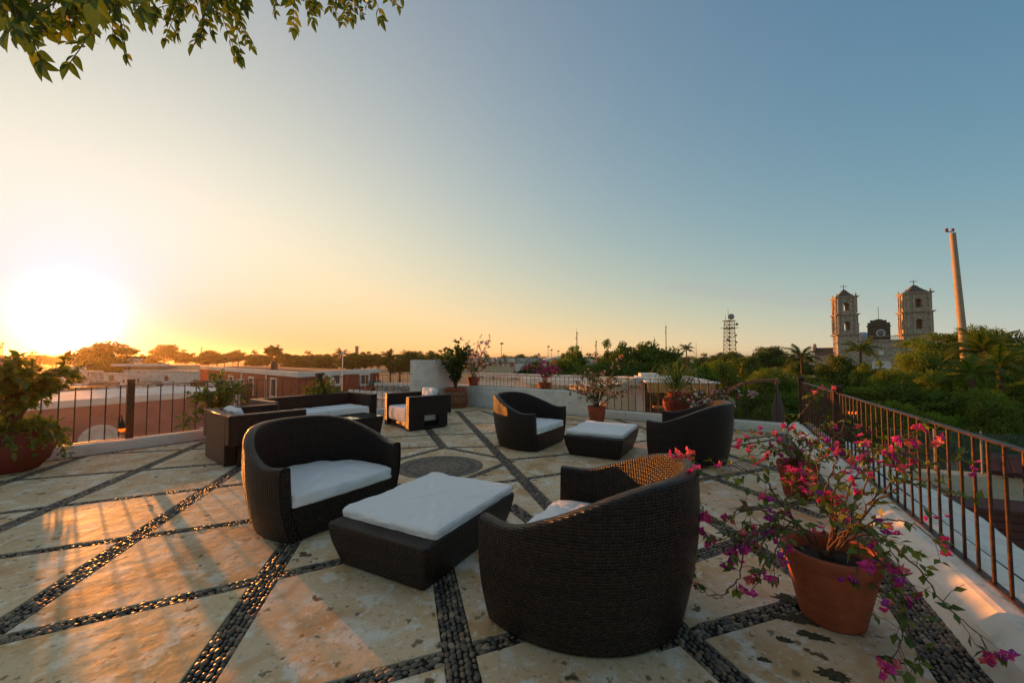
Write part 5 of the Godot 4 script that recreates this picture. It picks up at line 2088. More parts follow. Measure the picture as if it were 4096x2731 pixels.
func box_seat(called: String, label: String, w: float, d: float, h: float, ncush: int, pillows: Array) -> Node3D:
	var t := thing(called, label, "sofa" if w > 1.6 else "armchair")
	var th := 0.15
	for s in [-1.0, 1.0]:
		part("arm", arm_mesh(s * (w * 0.5 - th * 0.5), th, d, h), M.weave, t)
	var b := B.new()
	b.box(Vector3(0, (h + 0.006) * 0.5, -d * 0.5 + 0.075), Vector3(w - 2 * th - 0.004, h - 0.006, 0.15), 0.012)
	part("backrest", b, M.weave, t)
	var p := B.new()
	p.box(Vector3(0, 0.075, 0.05), Vector3(w - 2 * th - 0.004, 0.13, d - 0.22), 0.01)
	part("plinth", p, M.weave, t)
	var cw := (w - 2 * th - 0.02) / ncush
	for k in ncush:
		var o := rounded_rect(cw - 0.012, d - 0.19, 0.05, 0.08)
		for j in o.size():
			o[j] += Vector2(-(w * 0.5 - th - 0.01) + cw * (k + 0.5), 0.08)
		part("seat_cushion", puff(o, 0.145, 0.44, 0.04, 0.02, 40 + k, 0.006), M.cloth, t)
	for q in pillows:
		var o := rounded_rect(q[1], q[2], 0.05, 0.05)
		var pm := part("back_pillow", puff(o, -q[3], q[3], q[3] * 0.8, 0.02, 60, 0.012), M.cloth, t)
		pm.transform = Transform3D(Basis(Vector3.RIGHT, q[4]), q[0])
	return t

func angle_of(fx: float, fz: float) -> float:
	return atan2(fx, fz)

func build_furniture() -> void:
	var c := tub_chair("wicker tub chair with white cushion facing ottoman beside the sunlit slabs")
	c.position = Vector3(-1.50, 0, -3.70)
	c.rotation.y = angle_of(0.845, 0.535)
	copy(c, Vector3(0.12, 0, -2.80), angle_of(-0.868, -0.497), "wicker tub chair glowing inside with sun, its back toward bougainvillea pot", "wicker tub chairs")
	copy(c, Vector3(0.672, 0, -6.84), angle_of(0.854, 0.52), "smaller looking wicker tub chair in front of the white parapet wall", "wicker tub chairs")
	copy(c, Vector3(2.22, 0, -6.22), angle_of(-0.86, -0.51), "wicker tub chair with its back turned, near the clay urn", "wicker tub chairs")
	var o := ottoman("large wicker ottoman with white cushion between the two front tub chairs")
	o.position = Vector3(-0.66, 0, -3.265)
	o.rotation.y = angle_of(0.463, -0.886)
	copy(o, Vector3(1.48, 0, -6.54), angle_of(0.47, -0.88), "wicker ottoman with white pad before the peach bougainvillea pot", "wicker ottomans")
	var a1 := box_seat("wicker_armchair", "boxy wicker armchair seen from behind, near the street railing", 1.25, 1.02, 0.71, 1, [[Vector3(0, 0.62, -0.27), 0.55, 0.3, 0.06, 1.3]])
	a1.position = Vector3(-3.99, 0, -6.22)
	a1.rotation.y = angle_of(0.64, -0.768)
	var a2 := box_seat("wicker_armchair", "boxy wicker armchair with open side panel before the white wall panel", 1.28, 1.0, 0.70, 1, [[Vector3(0.05, 0.62, -0.26), 0.55, 0.4, 0.07, 1.35]])
	a2.position = Vector3(-2.13, 0, -9.0)
	a2.rotation.y = angle_of(-0.77, 0.638)
	var s := box_seat("wicker_sofa", "long wicker sofa with white seat along the street railing", 2.2, 1.0, 0.70, 2, [])
	s.position = Vector3(-4.1, 0, -8.42)
	s.rotation.y = angle_of(0.79, 0.61)
	var t := thing("wicker_table", "low wicker coffee table with mirror like glass top", "table", Vector3(-3.05, 0, -7.4), angle_of(0.64, -0.77))
	var b := B.new()
	var rows := []
	for q in [[-0.05, 0.01], [-0.03, 0.15], [-0.01, 0.3], [0.0, 0.385], [-0.006, 0.398], [-0.02, 0.4], [-0.2, 0.4]]:
		var row := PackedVector3Array()
		var oo := rounded_rect(0.72 + 2 * q[0], 1.1 + 2 * q[0], 0.03, 5.0)
		for k in oo.size() + 1:
			var p: Vector2 = oo[k % oo.size()]
			row.append(Vector3(p.x, q[1], p.y))
		rows.append(row)
	b.surf(rows, true)
	part("wicker_base", b, M.weave, t)
	var g := B.new()
	g.box(Vector3(0, 0.409, 0), Vector3(0.71, 0.010, 1.09), 0.002)
	part("glass_top", g, mat(Color("3d4a40"), 0.03, {"spec": 0.9}), t)

# ---------------------------------------------------------------- plants
var LEAF := []
var FLOWER := {}
var BLADE: ArrayMesh

func leaf_shape(b: B, l: float, w: float, fold: float, tip := 0.0) -> void:
	# lies along +x, folded along its midrib, tip drooping
	var n := 5
	var mid := []
	var lf := []
	var rt := []
	for k in n + 1:
		var s := float(k) / n
		var ww := w * sin(PI * pow(s, 0.75)) * (1.0 if s < 1.0 else 0.0)
		var y := -0.18 * l * s * s
		mid.append(Vector3(l * s, y, 0))
		lf.append(Vector3(l * s, y + ww * fold, -ww))
		rt.append(Vector3(l * s, y + ww * fold, ww))
	for k in n:
		if k == 0:
			b.tri(mid[0], mid[1], lf[1])
			b.tri(mid[0], rt[1], mid[1])
		elif k == n - 1:
			b.tri(mid[k], mid[k + 1], lf[k])
			b.tri(mid[k], rt[k], mid[k + 1])
		else:
			b.quad(mid[k], mid[k + 1], lf[k + 1], lf[k])
			b.quad(rt[k], rt[k + 1], mid[k + 1], mid[k])

func make_leaf_meshes() -> void:
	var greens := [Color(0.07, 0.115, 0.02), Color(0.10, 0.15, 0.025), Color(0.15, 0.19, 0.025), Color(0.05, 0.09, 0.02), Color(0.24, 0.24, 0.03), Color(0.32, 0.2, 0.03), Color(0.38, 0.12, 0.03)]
	for c in greens:
		var b := B.new()
		b.col = c
		leaf_shape(b, 1.0, 0.27, 0.35)
		LEAF.append(b.done())
	var tones := {"magenta": Color(0.68, 0.04, 0.27), "pink": Color(0.8, 0.07, 0.24), "purple": Color(0.4, 0.03, 0.3), "coral": Color(0.8, 0.17, 0.16), "peach": Color(0.85, 0.43, 0.2), "white": Color(0.78, 0.74, 0.62), "rose": Color(0.75, 0.5, 0.52), "red": Color(0.55, 0.03, 0.03)}
	for k in tones:
		var b := B.new()
		var c: Color = tones[k]
		for j in 4:
			b.col = Color(c.r * (0.85 + 0.1 * j), c.g * (0.85 + 0.1 * j), c.b * (0.85 + 0.1 * j))
			b.X = Transform3D(Basis(Vector3.UP, TAU * j / 4.0 + 0.4 * (j % 2)) * Basis(Vector3.BACK, 0.45 + 0.25 * (j % 3)), Vector3.ZERO)
			leaf_shape(b, 1.0, 0.42, 0.3)
		b.X = Transform3D()
		b.col = Color(0.75, 0.7, 0.5)
		b.tube([Vector3(0, 0.1, 0), Vector3(0.02, 0.55, 0)], 0.05, 4)
		FLOWER[k] = b.done()
	var bl := B.new()
	bl.col = Color(0.17, 0.2, 0.04)
	var n := 10
	var pts := []
	for k in n + 1:
		var s := float(k) / n
		pts.append(Vector3(s * 0.62 - 0.05 * s * s, 1.15 * s - 0.95 * s * s * s, 0))
	for k in n:
		var w0 := 0.02 * (1.0 - 0.85 * float(k) / n)
		var w1 := 0.02 * (1.0 - 0.85 * float(k + 1) / n)
		bl.quad(pts[k] + Vector3(0, 0, -w0), pts[k] + Vector3(0, 0, w0), pts[k + 1] + Vector3(0, 0, w1), pts[k + 1] + Vector3(0, 0, -w1))
	BLADE = bl.done()

func smooth_path(p: Array, per := 5) -> Array:
	var out := []
	for i in p.size() - 1:
		var p0: Vector3 = p[maxi(i - 1, 0)]
		var p1: Vector3 = p[i]
		var p2: Vector3 = p[i + 1]
		var p3: Vector3 = p[mini(i + 2, p.size() - 1)]
		for k in per:
			out.append(p1.cubic_interpolate(p2, p0, p3, float(k) / per))
	out.append(p[p.size() - 1])
	return out

# opts: seed, leaf (m), leaves per metre, twigs per metre, twig (m), flowers (names), bloom (chance per twig), fsize, greens, r0, singles
func branch_plant(t: Node3D, paths: Array, o: Dictionary) -> void:
	var rg := RandomNumberGenerator.new()
	rg.seed = o.seed
	var wood := B.new()
	var lx := []
	var fx := []
	var greens: Array = o.get("greens", [0, 1, 1, 2, 3, 4])
	var put_leaf := func(p: Vector3, d: Vector3) -> void:
		var l: float = o.leaf * rg.randf_range(0.55, 1.25)
		var dd := (d + Vector3(rg.randfn(), rg.randfn() - 0.35, rg.randfn()) * 0.75).normalized()
		var up := (Vector3.UP + Vector3(rg.randfn(), 0, rg.randfn()) * 0.5).normalized()
		var zz := dd.cross(up).normalized()
		var bs := Basis(dd, zz.cross(dd), zz) * Basis.from_scale(Vector3.ONE * l)
		lx.append([Transform3D(bs, p), greens[rg.randi() % greens.size()]])
	var put_flower := func(p: Vector3, d: Vector3) -> void:
		var names: Array = o.flowers
		for k in rg.randi_range(o.get("fmin", 1), o.get("fmax", 3)):
			var q: Vector3 = p + Vector3(rg.randfn(), rg.randfn(), rg.randfn()) * o.fsize * 0.55
			var bs := Basis(Vector3(rg.randfn(), rg.randfn(), rg.randfn()).normalized(), rg.randf() * 2.2) * Basis(Vector3.UP, rg.randf() * 6) * Basis.from_scale(Vector3.ONE * o.fsize * rg.randf_range(0.7, 1.2))
			fx.append([Transform3D(bs, q), names[rg.randi() % names.size()]])
	for pth in paths:
		var p: Array = smooth_path(pth)
		var n := p.size()
		for k in range(1, n):
			var jit: float = o.get("jit", 0.006)
			p[k] += Vector3(rg.randfn(), rg.randfn(), rg.randfn()) * jit
		var rad := []
		for k in n:
			rad.append(lerpf(o.r0, o.r0 * 0.25, float(k) / n))
		wood.tube(p, rad, 5, false)
		for k in range(1, n):
			var seg: float = p[k].distance_to(p[k - 1])
			var d: Vector3 = (p[k] - p[k - 1]).normalized()
			var frac := float(k) / n
			if frac < o.get("bare", 0.25):
				continue
			var nl: float = seg * o.lpm
			for j in int(nl) + (1 if rg.randf() < nl - int(nl) else 0):
				put_leaf.call(p[k - 1].lerp(p[k], rg.randf()), d)
			var nt: float = seg * o.tpm
			for j in int(nt) + (1 if rg.randf() < nt - int(nt) else 0):
				var td := (d * 0.6 + Vector3(rg.randfn(), rg.randfn() + o.get("lift", 0.2), rg.randfn()) * 0.8).normalized()
				var tl: float = o.twig * rg.randf_range(0.5, 1.4)
				var a: Vector3 = p[k]
				var m: Vector3 = a + td * tl * 0.5
				var e: Vector3 = m + (td + Vector3(0, -0.35, 0)).normalized() * tl * 0.5
				wood.tube([a, m, e], [o.r0 * 0.3, o.r0 * 0.22, o.r0 * 0.14], 4, false)
				for q in o.get("tl", 4):
					put_leaf.call(m.lerp(e, rg.randf()), td)
				if rg.randf() < o.bloom:
					put_flower.call(e, td)
		if rg.randf() < o.get("tipbloom", o.bloom):
			put_flower.call(p[n - 1], Vector3.UP)
	part("branches", wood, M.twig, t)
	var cam := Vector3(0, EYE, 0)
	var singles: int = o.get("singles", 300)
	if singles > 0:
		lx.sort_custom(func(x, y): return x[0].origin.distance_squared_to(cam) < y[0].origin.distance_squared_to(cam))
	var rest := []
	for k in lx.size():
		if k < singles:
			part("leaf", LEAF[lx[k][1]], M.leaf, t, lx[k][0])
		else:
			rest.append(lx[k])
	if not rest.is_empty():
		var bymesh := B.new()
		for q in rest:
			bymesh.X = q[0]
			bymesh.col = [Color(0.07, 0.115, 0.02), Color(0.10, 0.15, 0.025), Color(0.15, 0.19, 0.025), Color(0.05, 0.09, 0.02), Color(0.24, 0.24, 0.03), Color(0.32, 0.2, 0.03), Color(0.38, 0.12, 0.03)][q[1]]
			bymesh.quad(Vector3.ZERO, Vector3(0.45, 0.06, 0.28), Vector3(1, -0.15, 0), Vector3(0.45, 0.06, -0.28))
		var so := part("foliage", bymesh, M.leaf, t)
		so.set_meta("kind", "stuff")
	for k in mini(fx.size(), 300):
		part("flower", FLOWER[fx[k][1]], M.petal, t, fx[k][0])

func pot(t: Node3D, prof: Array, m: Material, soil_r: float, soil_y: float, seg := 40) -> void:
	var b := B.new()
	b.lathe(prof, seg)
	var p := part("pot", b, m, t)
	var s := B.new()
	s.lathe([Vector2(soil_r, soil_y - 0.01), Vector2(soil_r * 0.6, soil_y + 0.006), Vector2(0, soil_y + 0.012)], 20)
	part("soil", s, M.soil, t)

func tapered(rb: float, rt: float, h: float, rim: float, lip: float) -> Array:
	return [Vector2(0, 0.002), Vector2(rb * 0.96, 0.002), Vector2(rb, 0.012), Vector2(lerpf(rb, rt, 0.5), h * 0.42), Vector2(rt * 0.985, h - rim - 0.012), Vector2(rt, h - rim - 0.003), Vector2(rt + lip, h - rim + 0.004), Vector2(rt + lip * 1.25, h - rim * 0.4), Vector2(rt + lip * 1.3, h - 0.008), Vector2(rt + lip * 0.9, h), Vector2(rt - 0.012, h - 0.004), Vector2(rt - 0.02, h - 0.03), Vector2(rt - 0.035, h - 0.12)]

func arcs(rg: RandomNumberGenerator, root: Vector3, n: int, up: float, out: float, droop: float) -> Array:
	var res := []
	for k in n:
		var a := TAU * (k + rg.randf_range(-0.35, 0.35)) / n
		var l := rg.randf_range(0.6, 1.1)
		var h := rg.randf_range(0.7, 1.1) * up
		var d := Vector3(cos(a), 0, sin(a)) * out * l
		res.append([root + Vector3(cos(a), 0, sin(a)) * 0.02, root + d * 0.25 + Vector3(0, h * 0.5, 0), root + d * 0.65 + Vector3(0, h * 0.9, 0), root + d + Vector3(0, h * (1.0 - droop), 0)])
	return res

func pxpaths(t: Node3D, root: Vector3, list: Array) -> Array:
	var res := []
	for l in list:
		var p := [root]
		for q in l:
			p.append(dep(q[0], q[1], q[2]) - t.position)
		res.append(p)
	return res

func build_plants() -> void:
	var rg := RandomNumberGenerator.new()
	rg.seed = 404
	# ---- big near bougainvillea
	var at := on(3330, 2470)
	var t := thing("potted_bougainvillea", "large clay pot of sprawling magenta bougainvillea beside the near tub chair", "potted plant", Vector3(at.x, 0, at.z), 0.0, "potted bougainvilleas")
	pot(t, tapered(0.155, 0.225, 0.40, 0.075, 0.012), M.clay, 0.2, 0.33, 56)
	var root := Vector3(-0.02, 0.33, 0)
	var z := -at.z
	var list := [
		[[3230, 2140, z], [3135, 2025, z], [3060, 1925, z - 0.05], [2985, 1880, z - 0.08], [2900, 1862, z - 0.1], [2830, 1864, z - 0.1], [2785, 1880, z - 0.1]],
		[[3200, 2110, z], [3150, 2030, z], [3175, 1930, z + 0.05], [3240, 1860, z + 0.1], [3320, 1815, z + 0.1]],
		[[3420, 2120, z], [3475, 2020, z], [3560, 1935, z - 0.05], [3640, 1882, z - 0.1], [3750, 1852, z - 0.15], [3850, 1840, z - 0.2], [3900, 1870, z - 0.2]],
		[[3330, 2100, z], [3305, 1980, z], [3330, 1880, z], [3390, 1820, z], [3470, 1760, z]],
		[[3350, 2080, z], [3400, 1960, z + 0.05], [3480, 1850, z + 0.1], [3560, 1770, z + 0.1], [3680, 1725, z]],
		[[3180, 2080, z], [3060, 2040, z - 0.05], [2960, 2040, z - 0.1], [2900, 2090, z - 0.1], [2830, 2075, z - 0.1]],
		[[3180, 2110, z], [3070, 2105, z - 0.1], [2980, 2110, z - 0.12], [2900, 2150, z - 0.15], [2800, 2130, z - 0.1]],
		[[3160, 2080, z - 0.05], [3050, 2115, z - 0.1], [2985, 2200, z - 0.12], [2955, 2300, z - 0.14], [2900, 2370, z - 0.15], [2820, 2375, z - 0.12], [2770, 2330, z - 0.1]],
		[[3150, 2110, z - 0.05], [3060, 2150, z - 0.12], [3060, 2240, z - 0.16], [3040, 2320, z - 0.2], [3000, 2370, z - 0.22]],
		[[3230, 2120, z - 0.1], [3130, 2150, z - 0.18], [3100, 2230, z - 0.22], [3090, 2310, z - 0.24]],
		[[3440, 2140, z - 0.05], [3560, 2170, z - 0.12], [3680, 2290, z - 0.2], [3790, 2430, z - 0.3], [3900, 2520, z - 0.4], [3960, 2610, z - 0.45]],
		[[3420, 2160, z - 0.1], [3540, 2260, z - 0.2], [3610, 2380, z - 0.3], [3620, 2500, z - 0.4], [3590, 2600, z - 0.47], [3540, 2670, z - 0.5]],
		[[3430, 2130, z], [3540, 2080, z - 0.05], [3650, 2090, z - 0.1], [3740, 2160, z - 0.15], [3800, 2220, z - 0.15]],
		[[3380, 2130, z - 0.1], [3430, 2150, z - 0.2], [3440, 2250, z - 0.26], [3400, 2330, z - 0.28]],
		[[3330, 2080, z - 0.05], [3260, 2010, z - 0.1], [3220, 1930, z - 0.1]],
		[[3390, 2120, z - 0.1], [3500, 2120, z - 0.2], [3570, 2200, z - 0.25], [3600, 2270, z - 0.28]],
		[[3350, 2090, z], [3330, 1990, z], [3380, 1890, z + 0.05], [3460, 1830, z + 0.05], [3540, 1800, z]],
		[[3400, 2100, z], [3440, 1990, z], [3500, 1880, z], [3580, 1820, z - 0.05], [3680, 1790, z - 0.05], [3760, 1770, z - 0.1]],
		[[3340, 2090, z], [3290, 1960, z], [3270, 1860, z], [3300, 1780, z], [3370, 1730, z]],
		[[3460, 2060, z], [3560, 1960, z - 0.1], [3660, 1920, z - 0.15], [3740, 1940, z - 0.2], [3800, 1990, z - 0.2]],
		[[3420, 2110, z - 0.1], [3480, 2130, z - 0.2], [3540, 2230, z - 0.25], [3520, 2300, z - 0.28]],
		[[3600, 2420, z - 0.35], [3640, 2540, z - 0.42], [3680, 2620, z - 0.46]]]
	branch_plant(t, pxpaths(t, root, list), {"seed": 11, "leaf": 0.055, "lpm": 14.0, "tpm": 18.0, "twig": 0.11, "flowers": ["magenta", "pink", "magenta", "purple", "coral"], "bloom": 0.3, "tipbloom": 1.0, "fsize": 0.03, "fmin": 2, "fmax": 5, "r0": 0.0062, "tl": 2, "bare": 0.2, "singles": 300, "greens": [1, 2, 2, 2, 4, 1]})
	# ---- second bougainvillea by the kerb
	at = on(3195, 1985)
	t = thing("potted_bougainvillea", "smaller dark clay pot of pink bougainvillea leaning on the sloping kerb", "potted plant", Vector3(at.x, 0, at.z), 0.0, "potted bougainvilleas")
	pot(t, tapered(0.13, 0.185, 0.37, 0.06, 0.008), M.clayred, 0.16, 0.31, 44)
	root = Vector3(0, 0.31, 0)
	z = -at.z
	list = [
		[[3150, 1810, z], [3095, 1790, z], [3030, 1778, z - 0.1], [2955, 1772, z - 0.15]],
		[[3150, 1805, z], [3105, 1765, z], [3060, 1745, z], [2990, 1750, z]],
		[[3140, 1810, z - 0.1], [3070, 1800, z - 0.2], [3030, 1820, z - 0.25], [2980, 1800, z - 0.3]],
		[[3160, 1790, z], [3150, 1740, z], [3175, 1695, z], [3230, 1625, z], [3275, 1565, z], [3282, 1552, z]],
		[[3200, 1800, z], [3260, 1765, z], [3330, 1735, z], [3420, 1725, z], [3480, 1720, z]],
		[[3200, 1810, z - 0.1], [3270, 1790, z - 0.2], [3350, 1780, z - 0.3], [3450, 1790, z - 0.4], [3520, 1800, z - 0.4]],
		[[3190, 1790, z], [3230, 1740, z], [3280, 1720, z], [3330, 1700, z]],
		[[3210, 1820, z - 0.15], [3240, 1830, z - 0.3], [3250, 1880, z - 0.35], [3240, 1930, z - 0.36]],
		[[3210, 1810, z - 0.1], [3290, 1800, z - 0.2], [3330, 1850, z - 0.3], [3340, 1900, z - 0.3]],
		[[3180, 1800, z], [3180, 1760, z], [3150, 1720, z + 0.1]]]
	branch_plant(t, pxpaths(t, root, list), {"seed": 12, "leaf": 0.06, "lpm": 18.0, "tpm": 16.0, "twig": 0.12, "flowers": ["magenta", "pink", "purple", "coral"], "bloom": 0.32, "tipbloom": 0.9, "fsize": 0.034, "fmin": 2, "fmax": 5, "r0": 0.006, "tl": 3, "bare": 0.15, "singles": 300, "greens": [1, 2, 2, 4, 0]})
	# ---- peach bougainvillea in a ribbed pot
	at = on(2388, 1690)
	t = thing("potted_bougainvillea", "peach flowered bougainvillea in a ribbed terracotta pot by white parapet", "potted plant", Vector3(at.x, 0, at.z), 0.0, "potted bougainvilleas")
	pot(t, tapered(0.15, 0.2, 0.38, 0.06, 0.015), M.clay, 0.17, 0.33, 40)
	for k in 26:
		var b := B.new()
		var a := TAU * k / 26
		b.tube([Vector3(cos(a) * 0.152, 0.03, sin(a) * 0.152), Vector3(cos(a) * 0.193, 0.28, sin(a) * 0.193)], 0.007, 5, false)
		part("rib", b, M.clay, t)
	var ps := arcs(rg, Vector3(0, 0.33, 0), 9, 0.75, 0.75, 0.15)
	ps.append([Vector3(0, 0.33, 0), Vector3(-0.1, 0.8, 0), Vector3(-0.05, 1.3, 0), Vector3(0, 1.6, 0)])
	ps.append([Vector3(0, 0.33, 0), Vector3(0.1, 0.8, 0), Vector3(0.35, 1.1, 0), Vector3(0.55, 1.45, 0)])
	ps.append([Vector3(0, 0.33, 0), Vector3(0.3, 0.6, 0.1), Vector3(0.7, 0.8, 0.1), Vector3(0.95, 0.85, 0.1)])
	ps.append([Vector3(0, 0.33, 0), Vector3(-0.3, 0.65, 0.1), Vector3(-0.6, 0.75, 0.1), Vector3(-0.75, 0.8, 0.1)])
	branch_plant(t, ps, {"seed": 13, "leaf": 0.065, "lpm": 40.0, "tpm": 18.0, "twig": 0.15, "flowers": ["peach"], "bloom": 0.42, "tipbloom": 1.0, "fsize": 0.05, "fmax": 5, "r0": 0.011, "tl": 4, "singles": 0, "greens": [1, 2, 3, 1]})
	# ---- white bougainvillea on the wall
	var v := (CC - CB).normalized()
	at = CB + v * 0.55 + Vector3(v.z, 0, -v.x) * 0.15
	t = thing("potted_bougainvillea", "white flowered bougainvillea in clay pot on the parapet's end", "potted plant", Vector3(at.x, 0.632, at.z), 0.0, "potted bougainvilleas")
	pot(t, tapered(0.14, 0.19, 0.26, 0.05, 0.012), M.clay, 0.17, 0.22, 32)
	ps = arcs(rg, Vector3(0, 0.22, 0), 9, 0.75, 0.65, 0.35)
	for k in 3:
		ps.append([Vector3(0, 0.22, 0), Vector3(-0.1 + 0.12 * k, 0.8, 0), Vector3(-0.1 + 0.2 * k, 1.05, 0), Vector3(-0.2 + 0.35 * k, 1.35 + 0.05 * k, 0)])
	ps.append([Vector3(0, 0.22, 0), Vector3(0.4, 0.6, 0.2), Vector3(0.9, 0.75, 0.4), Vector3(1.25, 0.6, 0.5)])
	branch_plant(t, ps, {"seed": 14, "leaf": 0.075, "lpm": 36.0, "tpm": 15.0, "twig": 0.16, "flowers": ["white"], "bloom": 0.5, "tipbloom": 0.2, "fsize": 0.07, "fmax": 5, "r0": 0.011, "tl": 4, "singles": 0, "greens": [1, 2, 3, 2]})
	# ---- magenta one behind the short railing
	at = CB + v * 3.05 + Vector3(v.z, 0, -v.x) * 0.34
	t = thing("potted_bougainvillea", "magenta bougainvillea in orange pot behind the short wall railing", "potted plant", Vector3(at.x, 0.4, at.z), 0.0, "potted bougainvilleas")
	pot(t, tapered(0.15, 0.2, 0.4, 0.05, 0.012), M.clay, 0.17, 0.36, 32)
	ps = arcs(rg, Vector3(0, 0.36, 0), 8, 0.6, 0.65, 0.3)
	ps.append([Vector3(0, 0.36, 0), Vector3(-0.1, 0.7, 0), Vector3(-0.12, 0.95, 0), Vector3(-0.15, 1.15, 0)])
	ps.append([Vector3(0, 0.36, 0), Vector3(0.15, 0.7, 0), Vector3(0.25, 0.85, 0), Vector3(0.3, 1.0, 0)])
	branch_plant(t, ps, {"seed": 15, "leaf": 0.065, "lpm": 34.0, "tpm": 14.0, "twig": 0.14, "flowers": ["magenta", "purple"], "bloom": 0.4, "tipbloom": 1.0, "fsize": 0.05, "fmax": 6, "r0": 0.01, "tl": 4, "singles": 0, "greens": [0, 1, 3]})
	# ---- flowers behind the right tub chair
	at = CB + v * 7.35 - Vector3(v.z, 0, -v.x) * 0.15
	t = thing("potted_bougainvillea", "mixed pink and white bougainvillea behind the turned tub chair", "potted plant", Vector3(at.x, 0, at.z), 0.0, "potted bougainvilleas")
	pot(t, tapered(0.14, 0.19, 0.3, 0.05, 0.012), M.clayred, 0.16, 0.25, 32)
	ps = arcs(rg, Vector3(0, 0.25, 0), 10, 0.62, 0.6, 0.25)
	ps.append([Vector3(0, 0.25, 0), Vector3(-0.35, 0.5, 0), Vector3(-0.65, 0.66, 0), Vector3(-0.8, 0.62, 0)])
	ps.append([Vector3(0, 0.25, 0), Vector3(-0.2, 0.6, 0), Vector3(-0.35, 0.9, 0), Vector3(-0.4, 1.05, 0)])
	branch_plant(t, ps, {"seed": 16, "leaf": 0.06, "lpm": 34.0, "tpm": 16.0, "twig": 0.12, "flowers": ["magenta", "white", "red", "rose", "white"], "bloom": 0.5, "tipbloom": 1.0, "fsize": 0.042, "fmax": 5, "r0": 0.009, "tl": 4, "singles": 0, "greens": [0, 1, 3]})
	at = CB + v * 7.95 + Vector3(v.z, 0, -v.x) * 0.12
	t = thing("flowering_vine", "pale pink flower spray poking through the thin railing", "vine", Vector3(at.x, 0.19, at.z))
	branch_plant(t, [[Vector3(0, 0, 0), Vector3(0.1, 0.25, 0), Vector3(0.2, 0.45, 0.05), Vector3(0.3, 0.58, 0.05)], [Vector3(0, 0, 0), Vector3(-0.1, 0.2, 0), Vector3(-0.15, 0.3, 0), Vector3(-0.2, 0.4, 0)]], {"seed": 17, "leaf": 0.05, "lpm": 14.0, "tpm": 8.0, "twig": 0.1, "flowers": ["rose", "white"], "bloom": 0.5, "tipbloom": 1.0, "fsize": 0.05, "fmin": 4, "fmax": 9, "r0": 0.006, "tl": 2, "singles": 0, "greens": [0, 1]})
	# ---- clay urn with spiky palm
	at = on(2706, 1654, 0.19)
	t = thing("urn_palm", "round clay urn with tall spiky grass palm on the kerb", "potted plant", Vector3(at.x, 0.191, at.z))
	pot(t, [Vector2(0, 0.0), Vector2(0.19, 0.0), Vector2(0.22, 0.03), Vector2(0.285, 0.14), Vector2(0.305, 0.24), Vector2(0.29, 0.33), Vector2(0.235, 0.4), Vector2(0.185, 0.43), Vector2(0.18, 0.455), Vector2(0.205, 0.47), Vector2(0.215, 0.49), Vector2(0.2, 0.505), Vector2(0.17, 0.495), Vector2(0.16, 0.4)], M.clayred, 0.17, 0.45, 44)
	for s in [-1.0, 1.0]:
		var b := B.new()
		var pts := []
		for k in 17:
			pts.append(Vector3(s * 0.12 - 0.0 + cos(TAU * k / 16) * 0.055, 0.25 + sin(TAU * k / 16) * 0.06, 0.285))
		b.tube(pts, 0.012, 5, false)
		part("relief_medallion", b, M.clayred, t)
	var hb := B.new()
	hb.tube([Vector3(-0.25, 0.36, 0.05), Vector3(-0.3, 0.37, 0.06), Vector3(-0.31, 0.33, 0.06), Vector3(-0.28, 0.3, 0.06)], 0.018, 7)
	part("handle", hb, M.clayred, t)
	for k in 120:
		var el := rg.randf_range(-0.6, 0.62)
		var sc := rg.randf_range(0.8, 1.3)
		var bs := Basis(Vector3.UP, k * 2.399 + rg.randf()) * Basis(Vector3.BACK, el) * Basis.from_scale(Vector3(sc, sc, 1.0))
		part("blade", BLADE, M.leaf, t, Transform3D(bs, Vector3(0, 0.47 + rg.randf() * 0.06, 0)))
	# ---- barrel with oleander
	at = Vector3(-1.72, 0, -12.2)
	t = thing("barrel_oleander", "wooden half barrel with narrow leaved oleander by white wall panel", "potted plant", at)
	for k in 22:
		var b := B.new()
		var a0 := TAU * k / 22
		b.X = Transform3D(Basis(Vector3.UP, a0), Vector3.ZERO)
		var pr := [Vector2(0.3, 0.0), Vector2(0.35, 0.12), Vector2(0.37, 0.25), Vector2(0.355, 0.38), Vector2(0.32, 0.5)]
		for j in 4:
			var p0: Vector2 = pr[j]; var p1: Vector2 = pr[j + 1]
			var w0 := p0.x * tan(PI / 22) - 0.0015
			var w1 := p1.x * tan(PI / 22) - 0.0015
			b.quad(Vector3(-w0, p0.y, p0.x), Vector3(w0, p0.y, p0.x), Vector3(w1, p1.y, p1.x), Vector3(-w1, p1.y, p1.x))
		b.quad(Vector3(-0.045, 0.5, 0.32), Vector3(0.045, 0.5, 0.32), Vector3(0.042, 0.5, 0.3), Vector3(-0.042, 0.5, 0.3))
		part("stave", b, M.wood, t)
	for y in [0.13, 0.37]:
		var b := B.new()
		var pts := []
		for k in 33:
			pts.append(Vector3(cos(TAU * k / 32), 0, sin(TAU * k / 32)) * 0.357 + Vector3(0, y, 0))
		b.tube(pts, 0.012, 5, false)
		part("hoop", b, M.iron, t)
	pot(t, [Vector2(0.24, 0.35), Vector2(0.29, 0.5), Vector2(0.31, 0.52), Vector2(0.325, 0.56), Vector2(0.31, 0.6), Vector2(0.28, 0.59), Vector2(0.26, 0.5)], M.clay, 0.27, 0.53, 36)
	ps = arcs(rg, Vector3(0, 0.53, 0), 11, 1.15, 0.5, -0.1)
	ps.append([Vector3(0, 0.53, 0), Vector3(0.0, 1.0, 0), Vector3(0.05, 1.4, 0), Vector3(0.02, 1.75, 0)])
	ps.append([Vector3(0, 0.53, 0), Vector3(0.1, 0.9, 0.1), Vector3(0.15, 1.3, 0.1), Vector3(0.2, 1.68, 0.1)])
